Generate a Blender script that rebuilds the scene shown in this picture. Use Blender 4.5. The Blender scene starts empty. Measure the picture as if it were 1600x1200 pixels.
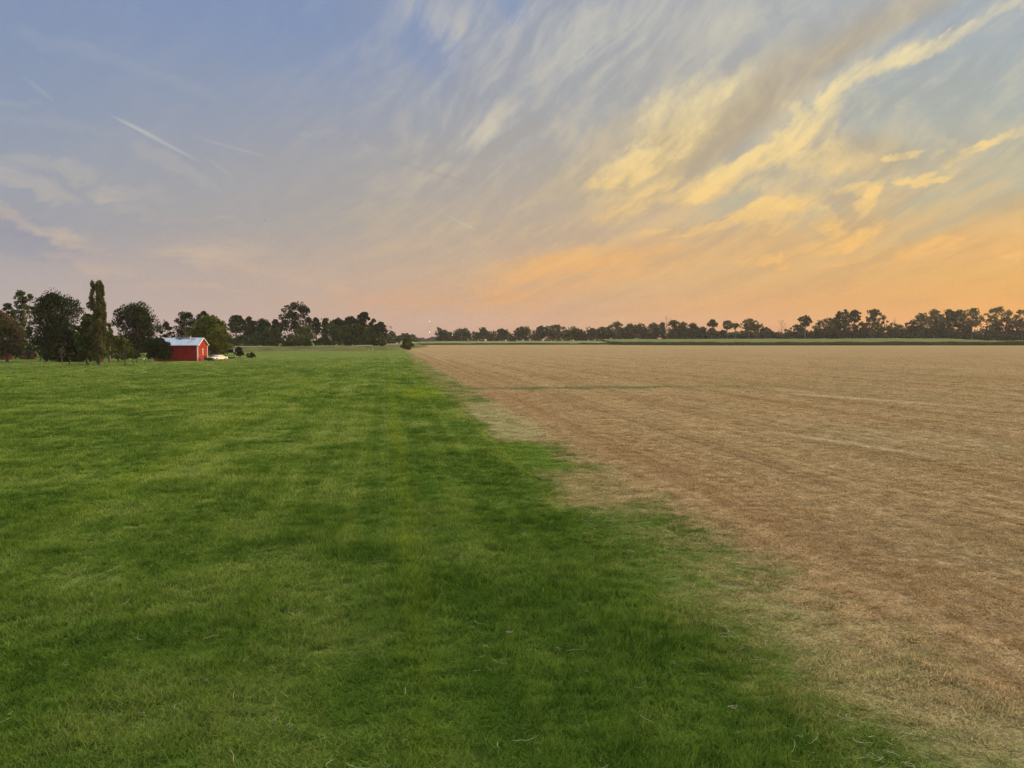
import bpy, math, random
import numpy as np
from mathutils import Matrix, Vector

S = bpy.context.scene
COL = S.collection
R = math.radians
# ------------------------------------------------------------------ camera
F = 1200.0; CAMH = 5.0
YAW = R(9.3); PITCH = math.atan(70/1200.); ROLL = 0.0035
fwd = np.array([math.sin(YAW)*math.cos(PITCH), math.cos(YAW)*math.cos(PITCH), -math.sin(PITCH)])
_r0 = np.array([math.cos(YAW), -math.sin(YAW), 0.]); _u0 = np.cross(_r0, fwd)
rgt = _r0*math.cos(ROLL) - _u0*math.sin(ROLL); upv = np.cross(rgt, fwd)
cd = bpy.data.cameras.new('camera'); cam = bpy.data.objects.new('camera', cd); COL.objects.link(cam)
cd.sensor_width = 36; cd.lens = 36*F/1600; cd.clip_start = 0.1; cd.clip_end = 20000
cam.matrix_world = Matrix(((rgt[0], upv[0], -fwd[0], 0), (rgt[1], upv[1], -fwd[1], 0), (rgt[2], upv[2], -fwd[2], CAMH), (0, 0, 0, 1)))
S.camera = cam
S.view_settings.view_transform = 'Standard'; S.view_settings.look = 'None'
S.view_settings.exposure = 0.0; S.view_settings.gamma = 1.0
S.render.engine = 'CYCLES'; S.cycles.use_denoising = True; S.cycles.denoising_prefilter = 'NONE'
S.cycles.max_bounces = 4; S.cycles.diffuse_bounces = 2; S.cycles.transmission_bounces = 3; S.cycles.volume_bounces = 1
S.cycles.transparent_max_bounces = 8; S.cycles.sample_clamp_indirect = 4; S.cycles.adaptive_threshold = 0.02

def ray(px, py): return fwd*F + rgt*(px-800) + upv*(600-py)
def azel(px, py):
    d = ray(px, py); d = d/np.linalg.norm(d)
    return math.degrees(math.atan2(d[0], d[1])), math.degrees(math.asin(d[2]))
def at(px, depth, py=531.):
    """ground position (x, y) seen in column px at the given depth, and metres per photo pixel there"""
    d = ray(px, py)/F*depth
    return d[0], d[1]
def zat(px, py, depth): return CAMH + (ray(px, py)/F*depth)[2]
def lin(c):
    return tuple(((v/255.)/12.92 if v/255. <= .04045 else ((v/255.+.055)/1.055)**2.4) for v in c)

# ------------------------------------------------------------------ node helpers
class G:
    def __init__(s, tree): s.t = tree; s.n = tree.nodes; s.l = tree.links
    def put(s, sock, v):
        if v is None: return
        if isinstance(v, bpy.types.NodeSocket): s.l.new(v, sock)
        elif sock.type == 'RGBA' and isinstance(v, (tuple, list)): sock.default_value = tuple(v)[:3] + (1,)
        else: sock.default_value = v
    def m(s, op, a, b=None, c=None, clamp=False):
        n = s.n.new('ShaderNodeMath'); n.operation = op; n.use_clamp = clamp
        s.put(n.inputs[0], a); s.put(n.inputs[1], b); s.put(n.inputs[2], c); return n.outputs[0]
    def add(s, a, b): return s.m('ADD', a, b)
    def mul(s, a, b): return s.m('MULTIPLY', a, b)
    def sub(s, a, b): return s.m('SUBTRACT', a, b)
    def rng(s, v, a, b, c=0., d=1., smooth=True):
        n = s.n.new('ShaderNodeMapRange'); n.interpolation_type = 'SMOOTHSTEP' if smooth else 'LINEAR'
        for i, x in enumerate((v, a, b, c, d)): s.put(n.inputs[i], x)
        return n.outputs[0]
    def xyz(s, x, y, z=0.):
        n = s.n.new('ShaderNodeCombineXYZ'); s.put(n.inputs[0], x); s.put(n.inputs[1], y); s.put(n.inputs[2], z); return n.outputs[0]
    def sep(s, v):
        n = s.n.new('ShaderNodeSeparateXYZ'); s.put(n.inputs[0], v); return n.outputs
    def mp(s, v, loc=(0, 0, 0), rot=0., sc=(1, 1, 1), typ='TEXTURE'):
        rot = -rot; sc = tuple(1./q for q in sc)      # rotate first, then stretch along the rotated axes
        n = s.n.new('ShaderNodeMapping'); n.vector_type = typ; s.put(n.inputs[0], v)
        n.inputs[1].default_value = loc; n.inputs[2].default_value = (0, 0, rot); n.inputs[3].default_value = sc; return n.outputs[0]
    def vm(s, op, a, b=None, scale=None):
        n = s.n.new('ShaderNodeVectorMath'); n.operation = op; s.put(n.inputs[0], a); s.put(n.inputs[1], b)
        if scale is not None: s.put(n.inputs[3], scale)
        return n.outputs['Value'] if op in ('LENGTH', 'DOT_PRODUCT', 'DISTANCE') else n.outputs[0]
    def noise(s, v, scale=1., det=2., rough=.5, dist=0., dim='3D', col=False):
        n = s.n.new('ShaderNodeTexNoise'); n.noise_dimensions = dim; s.put(n.inputs['Vector'], v)
        s.put(n.inputs['Scale'], scale); n.inputs['Detail'].default_value = det; n.inputs['Roughness'].default_value = rough
        n.inputs['Distortion'].default_value = dist; return n.outputs['Color' if col else 'Fac']
    def mix(s, f, a, b, mode='MIX'):
        n = s.n.new('ShaderNodeMix'); n.data_type = 'RGBA'; n.blend_type = mode; n.clamp_factor = True
        s.put(n.inputs[0], f); s.put(n.inputs[6], a); s.put(n.inputs[7], b); return n.outputs[2]
    def ramp(s, f, stops, interp='LINEAR'):
        n = s.n.new('ShaderNodeValToRGB'); s.put(n.inputs[0], f); e = n.color_ramp.elements; n.color_ramp.interpolation = interp
        while len(e) < len(stops): e.new(0.5)
        for q, (p, c) in zip(e, stops): q.position = p; q.color = tuple(c)[:3] + (1,)
        return n.outputs[0]

# ------------------------------------------------------------------ world sky
SUN_AZ = math.degrees(YAW) + 56.; SUN_EL = 6.0
W = bpy.data.worlds.new('World'); S.world = W; W.use_nodes = True
g = G(W.node_tree); g.n.clear()
tc = g.n.new('ShaderNodeTexCoord').outputs['Generated']
dx, dy, dz = g.sep(tc)
AZ = g.mul(g.m('ARCTAN2', dx, dy), 57.29578); EL = g.mul(g.m('ARCSINE', dz), 57.29578)
ae = g.xyz(AZ, EL)
ELN = g.rng(EL, 0., 60., 0., 1., False)
def column(px, stops):
    out = []
    for y, c in stops: out.append((max(0., azel(px, y)[1]/60.), lin(c)))
    out.append((.62, lin((112, 134, 180)))); out.append((1., lin((120, 140, 185))))
    out.sort(key=lambda t: t[0]); return g.ramp(ELN, out)
c0 = column(0, [(525, (174, 160, 160)), (490, (178, 164, 161)), (430, (172, 163, 164)), (350, (155, 156, 166)), (250, (150, 157, 171)), (150, (137, 151, 176)), (30, (130, 147, 178))])
c1 = column(530, [(525, (187, 158, 148)), (490, (189, 162, 149)), (430, (188, 166, 150)), (350, (170, 162, 156)), (250, (161, 160, 164)), (150, (146, 155, 175)), (30, (130, 147, 180))])
c2 = column(1060, [(525, (212, 157, 122)), (490, (212, 165, 122)), (430, (213, 173, 125)), (350, (198, 171, 138)), (250, (182, 171, 153)), (150, (173, 170, 165)), (30, (176, 176, 174))])
c3 = column(1600, [(525, (228, 152, 90)), (490, (229, 162, 88)), (430, (223, 170, 96)), (350, (208, 172, 115)), (250, (182, 176, 152)), (150, (166, 174, 172)), (30, (160, 170, 178))])
a0, a1, a2, a3 = (azel(p, 400)[0] for p in (0, 530, 1060, 1600))
base = g.mix(g.rng(AZ, a0, a1, smooth=False), c0, c1)
base = g.mix(g.rng(AZ, a1, a2, smooth=False), base, c2)
base = g.mix(g.rng(AZ, a2, a3, smooth=False), base, c3)
# streaked cirrus detail: two noise fields stretched along the wind
wv = g.noise(g.mp(ae, rot=R(-24), sc=(.09, .16, 1)), 1., 1.5, .45, 0., '2D', True)
wv = g.vm('SUBTRACT', wv, (.5, .5, .5))
warp = g.vm('ADD', ae, g.vm('MULTIPLY', wv, (3.2, 2.4, 0)))
warps = g.vm('ADD', ae, g.vm('MULTIPLY', g.vm('SUBTRACT', g.noise(ae, .5, 3., .5, 0., '2D', True), (.5, .5, .5)), (.7, .5, 0)))
ae2 = g.xyz(AZ, g.mul(g.m('LOGARITHM', g.m('MAXIMUM', g.add(g.mul(EL, .1667), 1.), .2), 2.71828), 14.))
warp2 = g.vm('ADD', ae2, g.vm('MULTIPLY', wv, (3.2, 2.4, 0)))
nR = g.noise(g.mp(warp2, rot=R(-26), sc=(.11, .60, 1)), 1., 6., .58, 0., '2D')
nL = g.noise(g.mp(warp2, loc=(31, 7, 0), rot=R(10), sc=(.10, .55, 1)), 1., 6., .58, .2, '2D')
nF = g.noise(g.mp(warp2, loc=(3, 17, 0), rot=R(-34), sc=(.16, 1.2, 1)), 1., 5., .58, 0., '2D')
n3 = g.noise(g.mp(warp2, loc=(9, 2, 0), rot=R(-22), sc=(.45, .85, 1)), 1., 6., .62, 0., '2D')
mixn = g.add(g.mul(g.sub(nR, .5), 2.0), g.add(g.mul(g.sub(nF, .5), .9), g.mul(g.sub(n3, .5), 1.3)))
wf = g.noise(g.mp(ae2, loc=(5, 5, 0), rot=R(-20), sc=(.28, .6, 1)), 1., 5., .62, 0., '2D', True)
warpf = g.vm('ADD', warp, g.vm('MULTIPLY', g.vm('SUBTRACT', wf, (.5, .5, .5)), (4.2, 2.3, 0)))
right = g.rng(AZ, 2., 18.)
nS = g.m('MULTIPLY_ADD', g.sub(nR, nL), right, nL)
def blob(v, px, py, L, w, ang, k=1., inner=0.):
    c, s_ = math.cos(R(ang)), math.sin(R(ang))
    p0 = azel(px, py); p1 = azel(px+L*c, py-L*s_); p2 = azel(px-w*s_, py-w*c)
    v1 = (p1[0]-p0[0], p1[1]-p0[1]); v2 = (p2[0]-p0[0], p2[1]-p0[1])
    L1, L2 = v1[0]**2+v1[1]**2, v2[0]**2+v2[1]**2
    q = g.vm('SUBTRACT', v, (p0[0], p0[1], 0))
    a_ = g.vm('DOT_PRODUCT', q, (v1[0]/L1, v1[1]/L1, 0)); b_ = g.vm('DOT_PRODUCT', q, (v2[0]/L2, v2[1]/L2, 0))
    return g.rng(g.m('MULTIPLY_ADD', a_, a_, g.mul(b_, b_)), 1.7, inner, 0., k)
def summed(v, L):
    t = None
    for a in L:
        b = blob(v, *a); t = b if t is None else g.add(t, b)
    return t
# blue gaps
gaps = g.mul(.75, summed(warp, [(1490, 120, 190, 70, 22, .8), (1150, 312, 90, 16, 14, .9), (1520, 300, 130, 26, 8, .8), (1260, 335, 60, 14, 10, .7),
                                       (1110, 120, 60, 12, 30, .3), (930, 190, 70, 26, 30, .45), (900, 90, 60, 18, 35, .4), (1470, 350, 110, 16, 8, .5)]))
base = g.mix(g.mul(gaps, g.rng(nS, .60, .42, .35, 1.)), base, g.ramp(ELN, [(0, lin((190, 178, 150))), (.18, lin((178, 181, 160))), (.3, lin((163, 172, 176))), (.5, lin((150, 164, 185)))]))
gb = summed(warp, [(660, 60, 80, 45, -52, .55), (430, 50, 230, 60, 0, .25), (790, 10, 50, 20, -45, .7)])
base = g.mix(g.mul(gb, .7), base, lin((124, 145, 188)))
# darker grey-tan bands
dk = summed(warp, [(1215, 130, 360, 46, 27, .55), (1110, 215, 240, 36, 28, .65), (1345, 245, 90, 30, 0, .8), (960, 250, 120, 40, 25, .5), (1380, 30, 170, 26, 18, .5), (1250, 365, 120, 26, 8, .5)])
base = g.mix(g.mul(dk, g.rng(nF, .3, .7, .75, .95)), base, g.ramp(ELN, [(.05, lin((205, 160, 105))), (.17, lin((190, 168, 132))), (.3, lin((178, 166, 146))), (.42, lin((176, 170, 156)))]))
dl = summed(warps, [(30, 380, 120, 22, -6, .9), (10, 345, 90, 20, -16, .8)])
base = g.mix(g.mul(dl, .8), base, lin((150, 150, 163)))
# sun-lit cream clouds
Wb = [(1150, 235, 260, 75, 24, .38), (1310, 330, 150, 80, 10, .32), (1270, 255, 60, 16, 0, .5), (1215, 345, 60, 9, 12, .6), (1370, 345, 24, 5, 20, .6), (1062, 178, 66, 26, 27, .75), (1130, 130, 50, 18, 20, .5), (975, 270, 74, 16, 22, .85), (1050, 232, 90, 12, 24, .4), (1040, 298, 120, 16, 18, .7), (1160, 262, 110, 15, 22, .8), (1255, 215, 84, 22, 28, 1.), (1240, 180, 26, 10, -30, .5),
      (1305, 152, 40, 13, 10, .8), (1390, 98, 120, 13, 22, .8), (1500, 42, 130, 9, 19, .75), (1200, 22, 90, 30, 22, .5), (1130, 345, 120, 7, 8, .85), (1170, 300, 40, 8, 0, .4),
      (1318, 352, 44, 12, -22, .85), (1300, 332, 18, 7, -30, .7), (1334, 293, 46, 7, -4, 1.), (1366, 300, 36, 10, 42, .8), (1535, 226, 90, 10, 8, 1.), (1500, 214, 50, 8, -14, .6), (1448, 268, 34, 6, 2, 1.), (1400, 243, 24, 5, 4, 1.),
      (1300, 375, 80, 9, 12, .55), (1241, 400, 17, 7, -48, .9), (1188, 402, 34, 7, 6, .8), (1468, 390, 42, 10, 14, .85), (1480, 378, 30, 6, -12, .6), (1585, 378, 60, 12, 12, .7), (1585, 396, 40, 4, 5, .7), (1420, 155, 80, 12, 12, .45), (1240, 322, 70, 12, 8, .4), (1340, 400, 40, 4, 4, .5), (1410, 418, 50, 4, 0, .4)]
wb = summed(warpf, [(a[0], a[1], a[2]*1.15, a[3]*1.45, a[4], a[5]*.85) for a in Wb])
wl = g.rng(g.add(g.mul(g.m('MINIMUM', wb, 1.5), .72), g.mul(mixn, .95)), -.05, 1.35, 0., 1., False)
wl = g.mul(wl, g.rng(wb, 0., .95))
wcol = g.ramp(ELN, [(.0, lin((246, 172, 92))), (.10, lin((247, 190, 108))), (.17, lin((250, 210, 130))), (.25, lin((246, 220, 155))), (.36, lin((232, 220, 180))), (.5, lin((214, 212, 198)))])
base = g.mix(g.m('MINIMUM', wl, .9), base, wcol)
# pale cirrus of the upper middle and the faint cream ones on the left
Pb = [(725, 105, 150, 70, -48, .65), (880, 45, 130, 60, 20, .7), (800, 270, 260, 34, 5, .35), (980, 60, 120, 40, 30, .5), (520, 215, 60, 10, -5, .5), (740, 210, 120, 30, 0, .45)]
pb = summed(warpf, Pb)
pc = g.mul(g.rng(g.add(g.mul(pb, .7), mixn), .0, 1.5, 0., .75, False), g.rng(pb, 0., .8))
base = g.mix(pc, base, lin((205, 198, 182)))
Lb = [(190, 303, 70, 15, -2, 1.0), (55, 268, 110, 14, 8, .7), (20, 290, 90, 14, -8, .6), (40, 352, 110, 11, -18, .9), (130, 375, 90, 10, -20, .4), (320, 388, 90, 22, 3, .85), (170, 408, 100, 11, -8, .7), (400, 420, 130, 12, -4, .65),
      (210, 330, 60, 6, -3, .4), (250, 255, 70, 16, -18, .35), (320, 340, 60, 7, 0, .4), (60, 190, 120, 14, -4, .25), (180, 95, 160, 16, -12, .3), (470, 445, 80, 12, -8, .5), (300, 455, 90, 8, 0, .4), (20, 155, 80, 8, -3, .25)]
lc = g.mul(summed(warpf, Lb), g.rng(nL, .32, .68, .08, .62))
base = g.mix(lc, base, g.ramp(ELN, [(.0, lin((205, 165, 145))), (.07, lin((212, 178, 150))), (.14, lin((206, 190, 165))), (.3, lin((180, 182, 185)))]))
# orange and pink banks low down
ob = summed(warpf, [(880, 425, 190, 34, 4, .65), (1020, 395, 220, 28, 5, .4), (700, 470, 220, 22, 2, .3), (1560, 380, 220, 36, 12, .5), (1250, 470, 300, 22, 2, .25)])
base = g.mix(g.mul(ob, g.rng(nS, .3, .65, .35, 1.)), base, g.ramp(ELN, [(0, lin((222, 150, 100))), (.08, lin((230, 172, 108))), (.16, lin((225, 180, 118)))]))
# contrails
tr = summed(ae, [(246, 218, 70, 3., -24, .5), (362, 230, 60, 2.2, -10, .25), (725, 350, 24, 2.4, -24, .4), (345, 263, 30, 3, -35, .15), (62, 140, 30, 4, -40, .2), (215, 200, 40, 3.5, -20, .3)])
base = g.mix(g.mul(tr, .55), base, lin((214, 206, 194)))
base = g.mix(blob(ae, 672, 268, 62, 4, -13, .35), base, lin((148, 146, 152)))
# overall faint streakiness
base = g.mix(g.mul(g.rng(mixn, -.25, .55), g.mul(g.rng(AZ, -12., 14., .03, .26), g.rng(EL, 1., 7., .25, 1.))), base, g.ramp(ELN, [(0, lin((238, 178, 112))), (.14, lin((240, 206, 142))), (.3, lin((226, 214, 178))), (.5, lin((205, 205, 200)))]))
base = g.mix(g.mul(g.rng(mixn, .0, -.55), g.rng(AZ, -12., 14., .08, .20)), base, g.ramp(ELN, [(0, lin((200, 150, 110))), (.15, lin((170, 152, 128))), (.4, lin((140, 145, 155)))]))
base = g.mix(1., base, g.ramp(g.rng(g.m('ABSOLUTE', g.sub(AZ, 40.)), 85., 135.), [(0, (1, 1, 1)), (1, (.5, .52, .58))]), 'MULTIPLY')      # unseen sky behind, dimmed to darken the fronts of trees and barn
# bright glow round the hidden low sun, outside the frame to the right
sd = (math.sin(R(SUN_AZ))*math.cos(R(SUN_EL)), math.cos(R(SUN_AZ))*math.cos(R(SUN_EL)), math.sin(R(SUN_EL)))
ca = g.vm('DOT_PRODUCT', tc, sd)
glow = g.rng(ca, math.cos(R(21)), 1., 0., 1.)
base = g.mix(g.mul(glow, .9), base, (6., 3.3, 1.3))
base = g.mix(g.rng(EL, 27., 50., 0., .9), base, (2.35, 2.25, 2.1))      # added brightness overhead, unseen above the frame, to light the ground
skyn = g.n.new('ShaderNodeTexSky'); skyn.sky_type = 'NISHITA'; skyn.sun_disc = False
skyn.sun_elevation = R(SUN_EL); skyn.sun_rotation = R(SUN_AZ)
bg = g.n.new('ShaderNodeBackground'); g.put(bg.inputs[0], base); bg.inputs[1].default_value = 1.0
bg2 = g.n.new('ShaderNodeBackground'); g.put(bg2.inputs[0], skyn.outputs[0]); bg2.inputs[1].default_value = 0.004
ash = g.n.new('ShaderNodeAddShader'); g.l.new(bg.outputs[0], ash.inputs[0]); g.l.new(bg2.outputs[0], ash.inputs[1])
wo = g.n.new('ShaderNodeOutputWorld'); g.l.new(ash.outputs[0], wo.inputs[0])
W.cycles.sampling_method = 'MANUAL'; W.cycles.sample_map_resolution = 512

# ------------------------------------------------------------------ sun
sl = bpy.data.lights.new('sun', 'SUN'); sl.energy = 5.0; sl.angle = R(1.5); sl.color = (1., .62, .33)
so = bpy.data.objects.new('sun', sl); COL.objects.link(so)
so.rotation_euler = Vector(sd).to_track_quat('Z', 'Y').to_euler(); so.location = (60, 20, 60)

# ------------------------------------------------------------------ scene helpers
def link(o, parent=None):
    COL.objects.link(o)
    if parent is not None: o.parent = parent
    return o
def tag(o, label=None, cat=None, group=None, kind=None):
    if label: o['label'] = label
    if cat: o['category'] = cat
    if group: o['group'] = group
    if kind: o['kind'] = kind
    return o
def empty(name, loc, rz=0.):
    o = bpy.data.objects.new(name, None); o.empty_display_size = .5; COL.objects.link(o)
    o.location = loc; o.rotation_euler = (0, 0, rz); return o
def fast_mesh(name, V, Fc, mat=None, attrs=None, smooth=False):
    """V (n,3), Fc (m,k) array or list of such arrays"""
    me = bpy.data.meshes.new(name); V = np.asarray(V, np.float32)
    Fl = Fc if isinstance(Fc, list) else [Fc]
    Fl = [np.asarray(f, np.int32) for f in Fl if len(f)]
    tot = [np.full(len(f), f.shape[1], np.int32) for f in Fl]; tot = np.concatenate(tot)
    idx = np.concatenate([f.ravel() for f in Fl])
    me.vertices.add(len(V)); me.vertices.foreach_set('co', V.ravel())
    me.loops.add(len(idx)); me.loops.foreach_set('vertex_index', idx)
    me.polygons.add(len(tot)); st = np.zeros(len(tot), np.int32); st[1:] = np.cumsum(tot)[:-1]
    me.polygons.foreach_set('loop_start', st)
    if smooth: me.polygons.foreach_set('use_smooth', np.ones(len(tot), bool))
    for k, a in (attrs or {}).items():
        at_ = me.attributes.new(k, 'FLOAT', 'POINT'); at_.data.foreach_set('value', np.asarray(a, np.float32))
    me.update(calc_edges=True)
    if mat: me.materials.append(mat)
    return me
def obj(name, me, parent=None): return link(bpy.data.objects.new(name, me), parent)
class MB:
    def __init__(s): s.v = []; s.f4 = []; s.fn = []
    def box(s, c, d, rz=0., M=None):
        i = len(s.v); x, y, z = (q/2 for q in d); cr, sr = math.cos(rz), math.sin(rz)
        for sx, sy, sz in ((-1, -1, -1), (1, -1, -1), (1, 1, -1), (-1, 1, -1), (-1, -1, 1), (1, -1, 1), (1, 1, 1), (-1, 1, 1)):
            px, py = sx*x, sy*y
            s.v.append((c[0]+px*cr-py*sr, c[1]+px*sr+py*cr, c[2]+sz*z))
        s.f4 += [(i, i+3, i+2, i+1), (i+4, i+5, i+6, i+7), (i, i+1, i+5, i+4), (i+1, i+2, i+6, i+5), (i+2, i+3, i+7, i+6), (i+3, i, i+4, i+7)]
        return s
    def tube(s, pts, rad, n=6, cap=True):
        pts = [np.array(p, float) for p in pts]; i0 = len(s.v)
        for k, p in enumerate(pts):
            t = pts[min(k+1, len(pts)-1)]-pts[max(k-1, 0)]; t /= (np.linalg.norm(t)+1e-9)
            a = np.cross(t, (0, 0, 1.) if abs(t[2]) < .9 else (1., 0, 0)); a /= np.linalg.norm(a); b = np.cross(t, a)
            for j in range(n):
                q = 2*math.pi*j/n; s.v.append(tuple(p+rad[k]*(math.cos(q)*a+math.sin(q)*b)))
        for k in range(len(pts)-1):
            for j in range(n):
                a_ = i0+k*n+j; b_ = i0+k*n+(j+1) % n; s.f4.append((a_, a_+n, b_+n, b_))
        if cap:
            s.fn.append([i0+j for j in range(n)]); s.fn.append([i0+(len(pts)-1)*n+j for j in range(n)][::-1])
        return s
    def poly(s, pts): i = len(s.v); s.v += [tuple(p) for p in pts]; s.fn.append(list(range(i, i+len(pts)))); return s
    def prism(s, prof, y0, y1, sc0=None, sc1=None):
        """profile in (x,z) swept from y0 to y1"""
        i = len(s.v); n = len(prof)
        for y in (y0, y1):
            for x, z in prof: s.v.append((x, y, z))
        for k in range(n): s.f4.append((i+k, i+(k+1) % n, i+n+(k+1) % n, i+n+k))
        s.fn.append([i+k for k in range(n)][::-1]); s.fn.append([i+n+k for k in range(n)]); return s
    def build(s, name, mat, parent=None, smooth=False, bevel=0.):
        me = bpy.data.meshes.new(name); me.from_pydata(s.v, [], s.f4+s.fn); me.update(); me.materials.append(mat)
        if smooth: me.polygons.foreach_set('use_smooth', [True]*len(me.polygons))
        o = obj(name, me, parent)
        if bevel:
            b = o.modifiers.new('bevel', 'BEVEL'); b.width = bevel; b.segments = 2; b.limit_method = 'ANGLE'
        return o

# ------------------------------------------------------------------ materials
def mat(name): m = bpy.data.materials.new(name); m.use_nodes = True; m.node_tree.nodes.clear(); return m, G(m.node_tree)
def fin(g_, sh): o = g_.n.new('ShaderNodeOutputMaterial'); g_.l.new(sh, o.inputs[0])
def surf(name, col, rough=.7, metal=0., var=.25, scale=3., col2=None, spec=.3):
    m, g_ = mat(name); p = g_.n.new('ShaderNodeTexCoord').outputs['Object']
    nz = g_.noise(p, scale, 5., .6)
    c = g_.mix(g_.rng(nz, .3, .7), tuple(v*(1-var) for v in col), col2 or tuple(min(1, v*(1+var)) for v in col))
    b = g_.n.new('ShaderNodeBsdfPrincipled'); g_.put(b.inputs['Base Color'], c); b.inputs['Metallic'].default_value = metal
    g_.put(b.inputs['Roughness'], g_.rng(nz, .3, .7, max(.05, rough-.1), min(1, rough+.1))); b.inputs['Specular IOR Level'].default_value = spec
    fin(g_, b.outputs[0]); return m

# shared colour of the two fields, a function of the place on the ground only
def field_color(g_, pos, fine=True):
    X, Y, Z = g_.sep(pos); P = g_.xyz(X, Y, 0.)
    nlow = g_.noise(P, .055, 3., .55, 0., '2D'); nmid = g_.noise(P, .33, 4., .6, 0., '2D'); nhi = g_.noise(P, 2.3, 4., .65, 0., '2D')
    nrow = g_.noise(g_.xyz(g_.add(g_.mul(X, 1.5), g_.mul(nmid, .3)), g_.mul(Y, .007)), 1., 3., .6, 0., '2D')
    nrow2 = g_.noise(g_.xyz(g_.mul(X, .28), g_.mul(Y, .004)), 1., 2., .5, 0., '2D')
    # green field
    gr = g_.ramp(g_.add(g_.mul(g_.add(g_.mul(nmid, .54), g_.mul(nlow, .28)), 1.), g_.mul(nrow, .18)), [(.37, (.036, .078, .011)), (.46, (.074, .128, .022)), (.525, (.145, .212, .042)), (.61, (.245, .295, .080))])
    gr = g_.mix(g_.rng(nhi, .40, .66, 0., .5), gr, (.185, .270, .042))
    gr = g_.mix(g_.rng(nhi, .44, .30, 0., .6), gr, (.030, .066, .008))
    # yellower tyre strips and darker lanes along the rows
    def strip(x0, w, y0, y1, k):
        a = g_.rng(g_.m('ABSOLUTE', g_.sub(g_.add(X, g_.mul(g_.sub(nmid, .5), .5)), x0)), w, 0., 0., k)
        return g_.mul(a, g_.mul(g_.rng(Y, y0, y0*1.25), g_.rng(Y, y1, y1*.8)))
    lanes = g_.add(strip(1.35, .55, 8., 60., .75), g_.add(strip(-.5, .5, 8., 90., .65), strip(3.0, .7, 7., 60., .3)))
    gr = g_.mix(g_.mul(lanes, g_.rng(nmid, .3, .62, .85, .35)), gr, (.045, .100, .012))
    yl = g_.add(strip(.45, .42, 6., 140., .5), g_.add(strip(5.05, .26, 9., 60., .6), strip(-9., 1.5, 20., 200., .3)))
    yl = g_.add(yl, g_.mul(g_.mul(g_.rng(X, 1.2, 1.8), g_.rng(X, 5.3, 4.9)), g_.mul(g_.rng(Y, 63., 67.), g_.rng(Y, 82., 78.))))
    gr = g_.mix(g_.mul(yl, g_.rng(nmid, .3, .6, .3, 1.)), gr, (.20, .275, .025))
    # far part is paler, near lawn painted darker as shade between blades seen from above
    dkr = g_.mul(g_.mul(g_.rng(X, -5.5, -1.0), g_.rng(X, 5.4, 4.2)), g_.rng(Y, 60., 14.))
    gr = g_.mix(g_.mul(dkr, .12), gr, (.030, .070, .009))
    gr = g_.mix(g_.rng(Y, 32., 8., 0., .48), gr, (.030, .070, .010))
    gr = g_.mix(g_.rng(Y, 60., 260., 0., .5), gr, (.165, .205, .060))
    # stubble field
    br = g_.ramp(g_.add(g_.mul(nrow, .80), g_.mul(nmid, .20)), [(.30, (.200, .130, .062)), (.44, (.285, .200, .092)), (.55, (.370, .275, .134)), (.68, (.48, .375, .20))])
    nrow3 = g_.noise(g_.xyz(g_.mul(X, 4.5), g_.mul(Y, .02)), 1., 2., .6, 0., '2D')
    br = g_.mix(g_.rng(nrow3, .40, .62, 0., .45), br, (.47, .36, .20))
    br = g_.mix(g_.rng(nrow2, .38, .62, 0., .55), br, (.28, .195, .095))
    br = g_.mix(g_.rng(nlow, .5, .7, 0., .35), br, (.22, .20, .105))
    br = g_.mix(g_.rng(nhi, .48, .68, 0., .55), br, (.56, .43, .26))
    br = g_.mix(g_.rng(nhi, .42, .30, 0., .35), br, (.20, .125, .06))
    br = g_.mix(g_.rng(nrow2, .55, .42, 0., .35), br, (.20, .12, .055))
    dg = g_.add(g_.mul(g_.rng(g_.m('ABSOLUTE', g_.sub(g_.add(Y, g_.mul(g_.sub(nmid, .5), 6.)), g_.add(g_.mul(X, -.08), 78.))), 2.6, 0.5, 0., .75), g_.mul(g_.rng(X, 5., 8.), g_.rng(X, 52., 18., .0, 1.))), 0.)
    br = g_.mix(g_.mul(dg, g_.rng(nmid, .25, .5, .3, 1.2)), br, (.075, .135, .040))
    pl = g_.add(g_.mul(g_.rng(g_.m('ABSOLUTE', g_.sub(g_.add(g_.mul(X, 2.6), Y), 157.5)), 3.2, .6), g_.mul(g_.rng(X, 35., 37.), g_.rng(X, 43., 40.))), g_.mul(g_.rng(g_.m('ABSOLUTE', g_.sub(g_.add(g_.mul(X, 3.6), Y), 111.)), 2.2, .4), g_.mul(g_.rng(X, 19.5, 21.), g_.rng(X, 23.5, 22.))))
    br = g_.mix(g_.mul(pl, .75), br, (.52, .42, .27))
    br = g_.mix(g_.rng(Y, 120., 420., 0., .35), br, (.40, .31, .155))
    # headland between them: olive with brown and green patches
    ol = g_.mix(g_.rng(g_.add(g_.mul(nmid, .6), g_.mul(nhi, .4)), .38, .64), (.10, .150, .030), (.31, .255, .115))
    def box(x0, x1, y0, y1, sx=.5, sy=1.2):
        wx = g_.add(X, g_.mul(g_.sub(nmid, .5), 1.6)); wy = g_.add(Y, g_.mul(g_.sub(nmid, .5), 3.))
        a = g_.mul(g_.rng(wx, x0-sx, x0+sx), g_.rng(wx, x1+sx, x1-sx)); return g_.mul(a, g_.mul(g_.rng(wy, y0-sy, y0+sy), g_.rng(wy, y1+sy, y1-sy)))
    ol = g_.mix(g_.mul(box(4.8, 6.6, 3., 13.5, 1., 2.), .45), ol, (.13, .165, .045))
    ol = g_.mix(g_.mul(box(6.4, 9.5, 3., 14., .8, 3.), .55), ol, (.38, .32, .17))
    br = g_.mix(g_.mul(g_.mul(g_.rng(xq := g_.add(X, g_.mul(nmid, 1.5)), 9., 10.2), g_.rng(xq, 14.5, 12.)), g_.rng(Y, 8., 14., .0, .25)), br, (.27, .150, .068))
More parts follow.
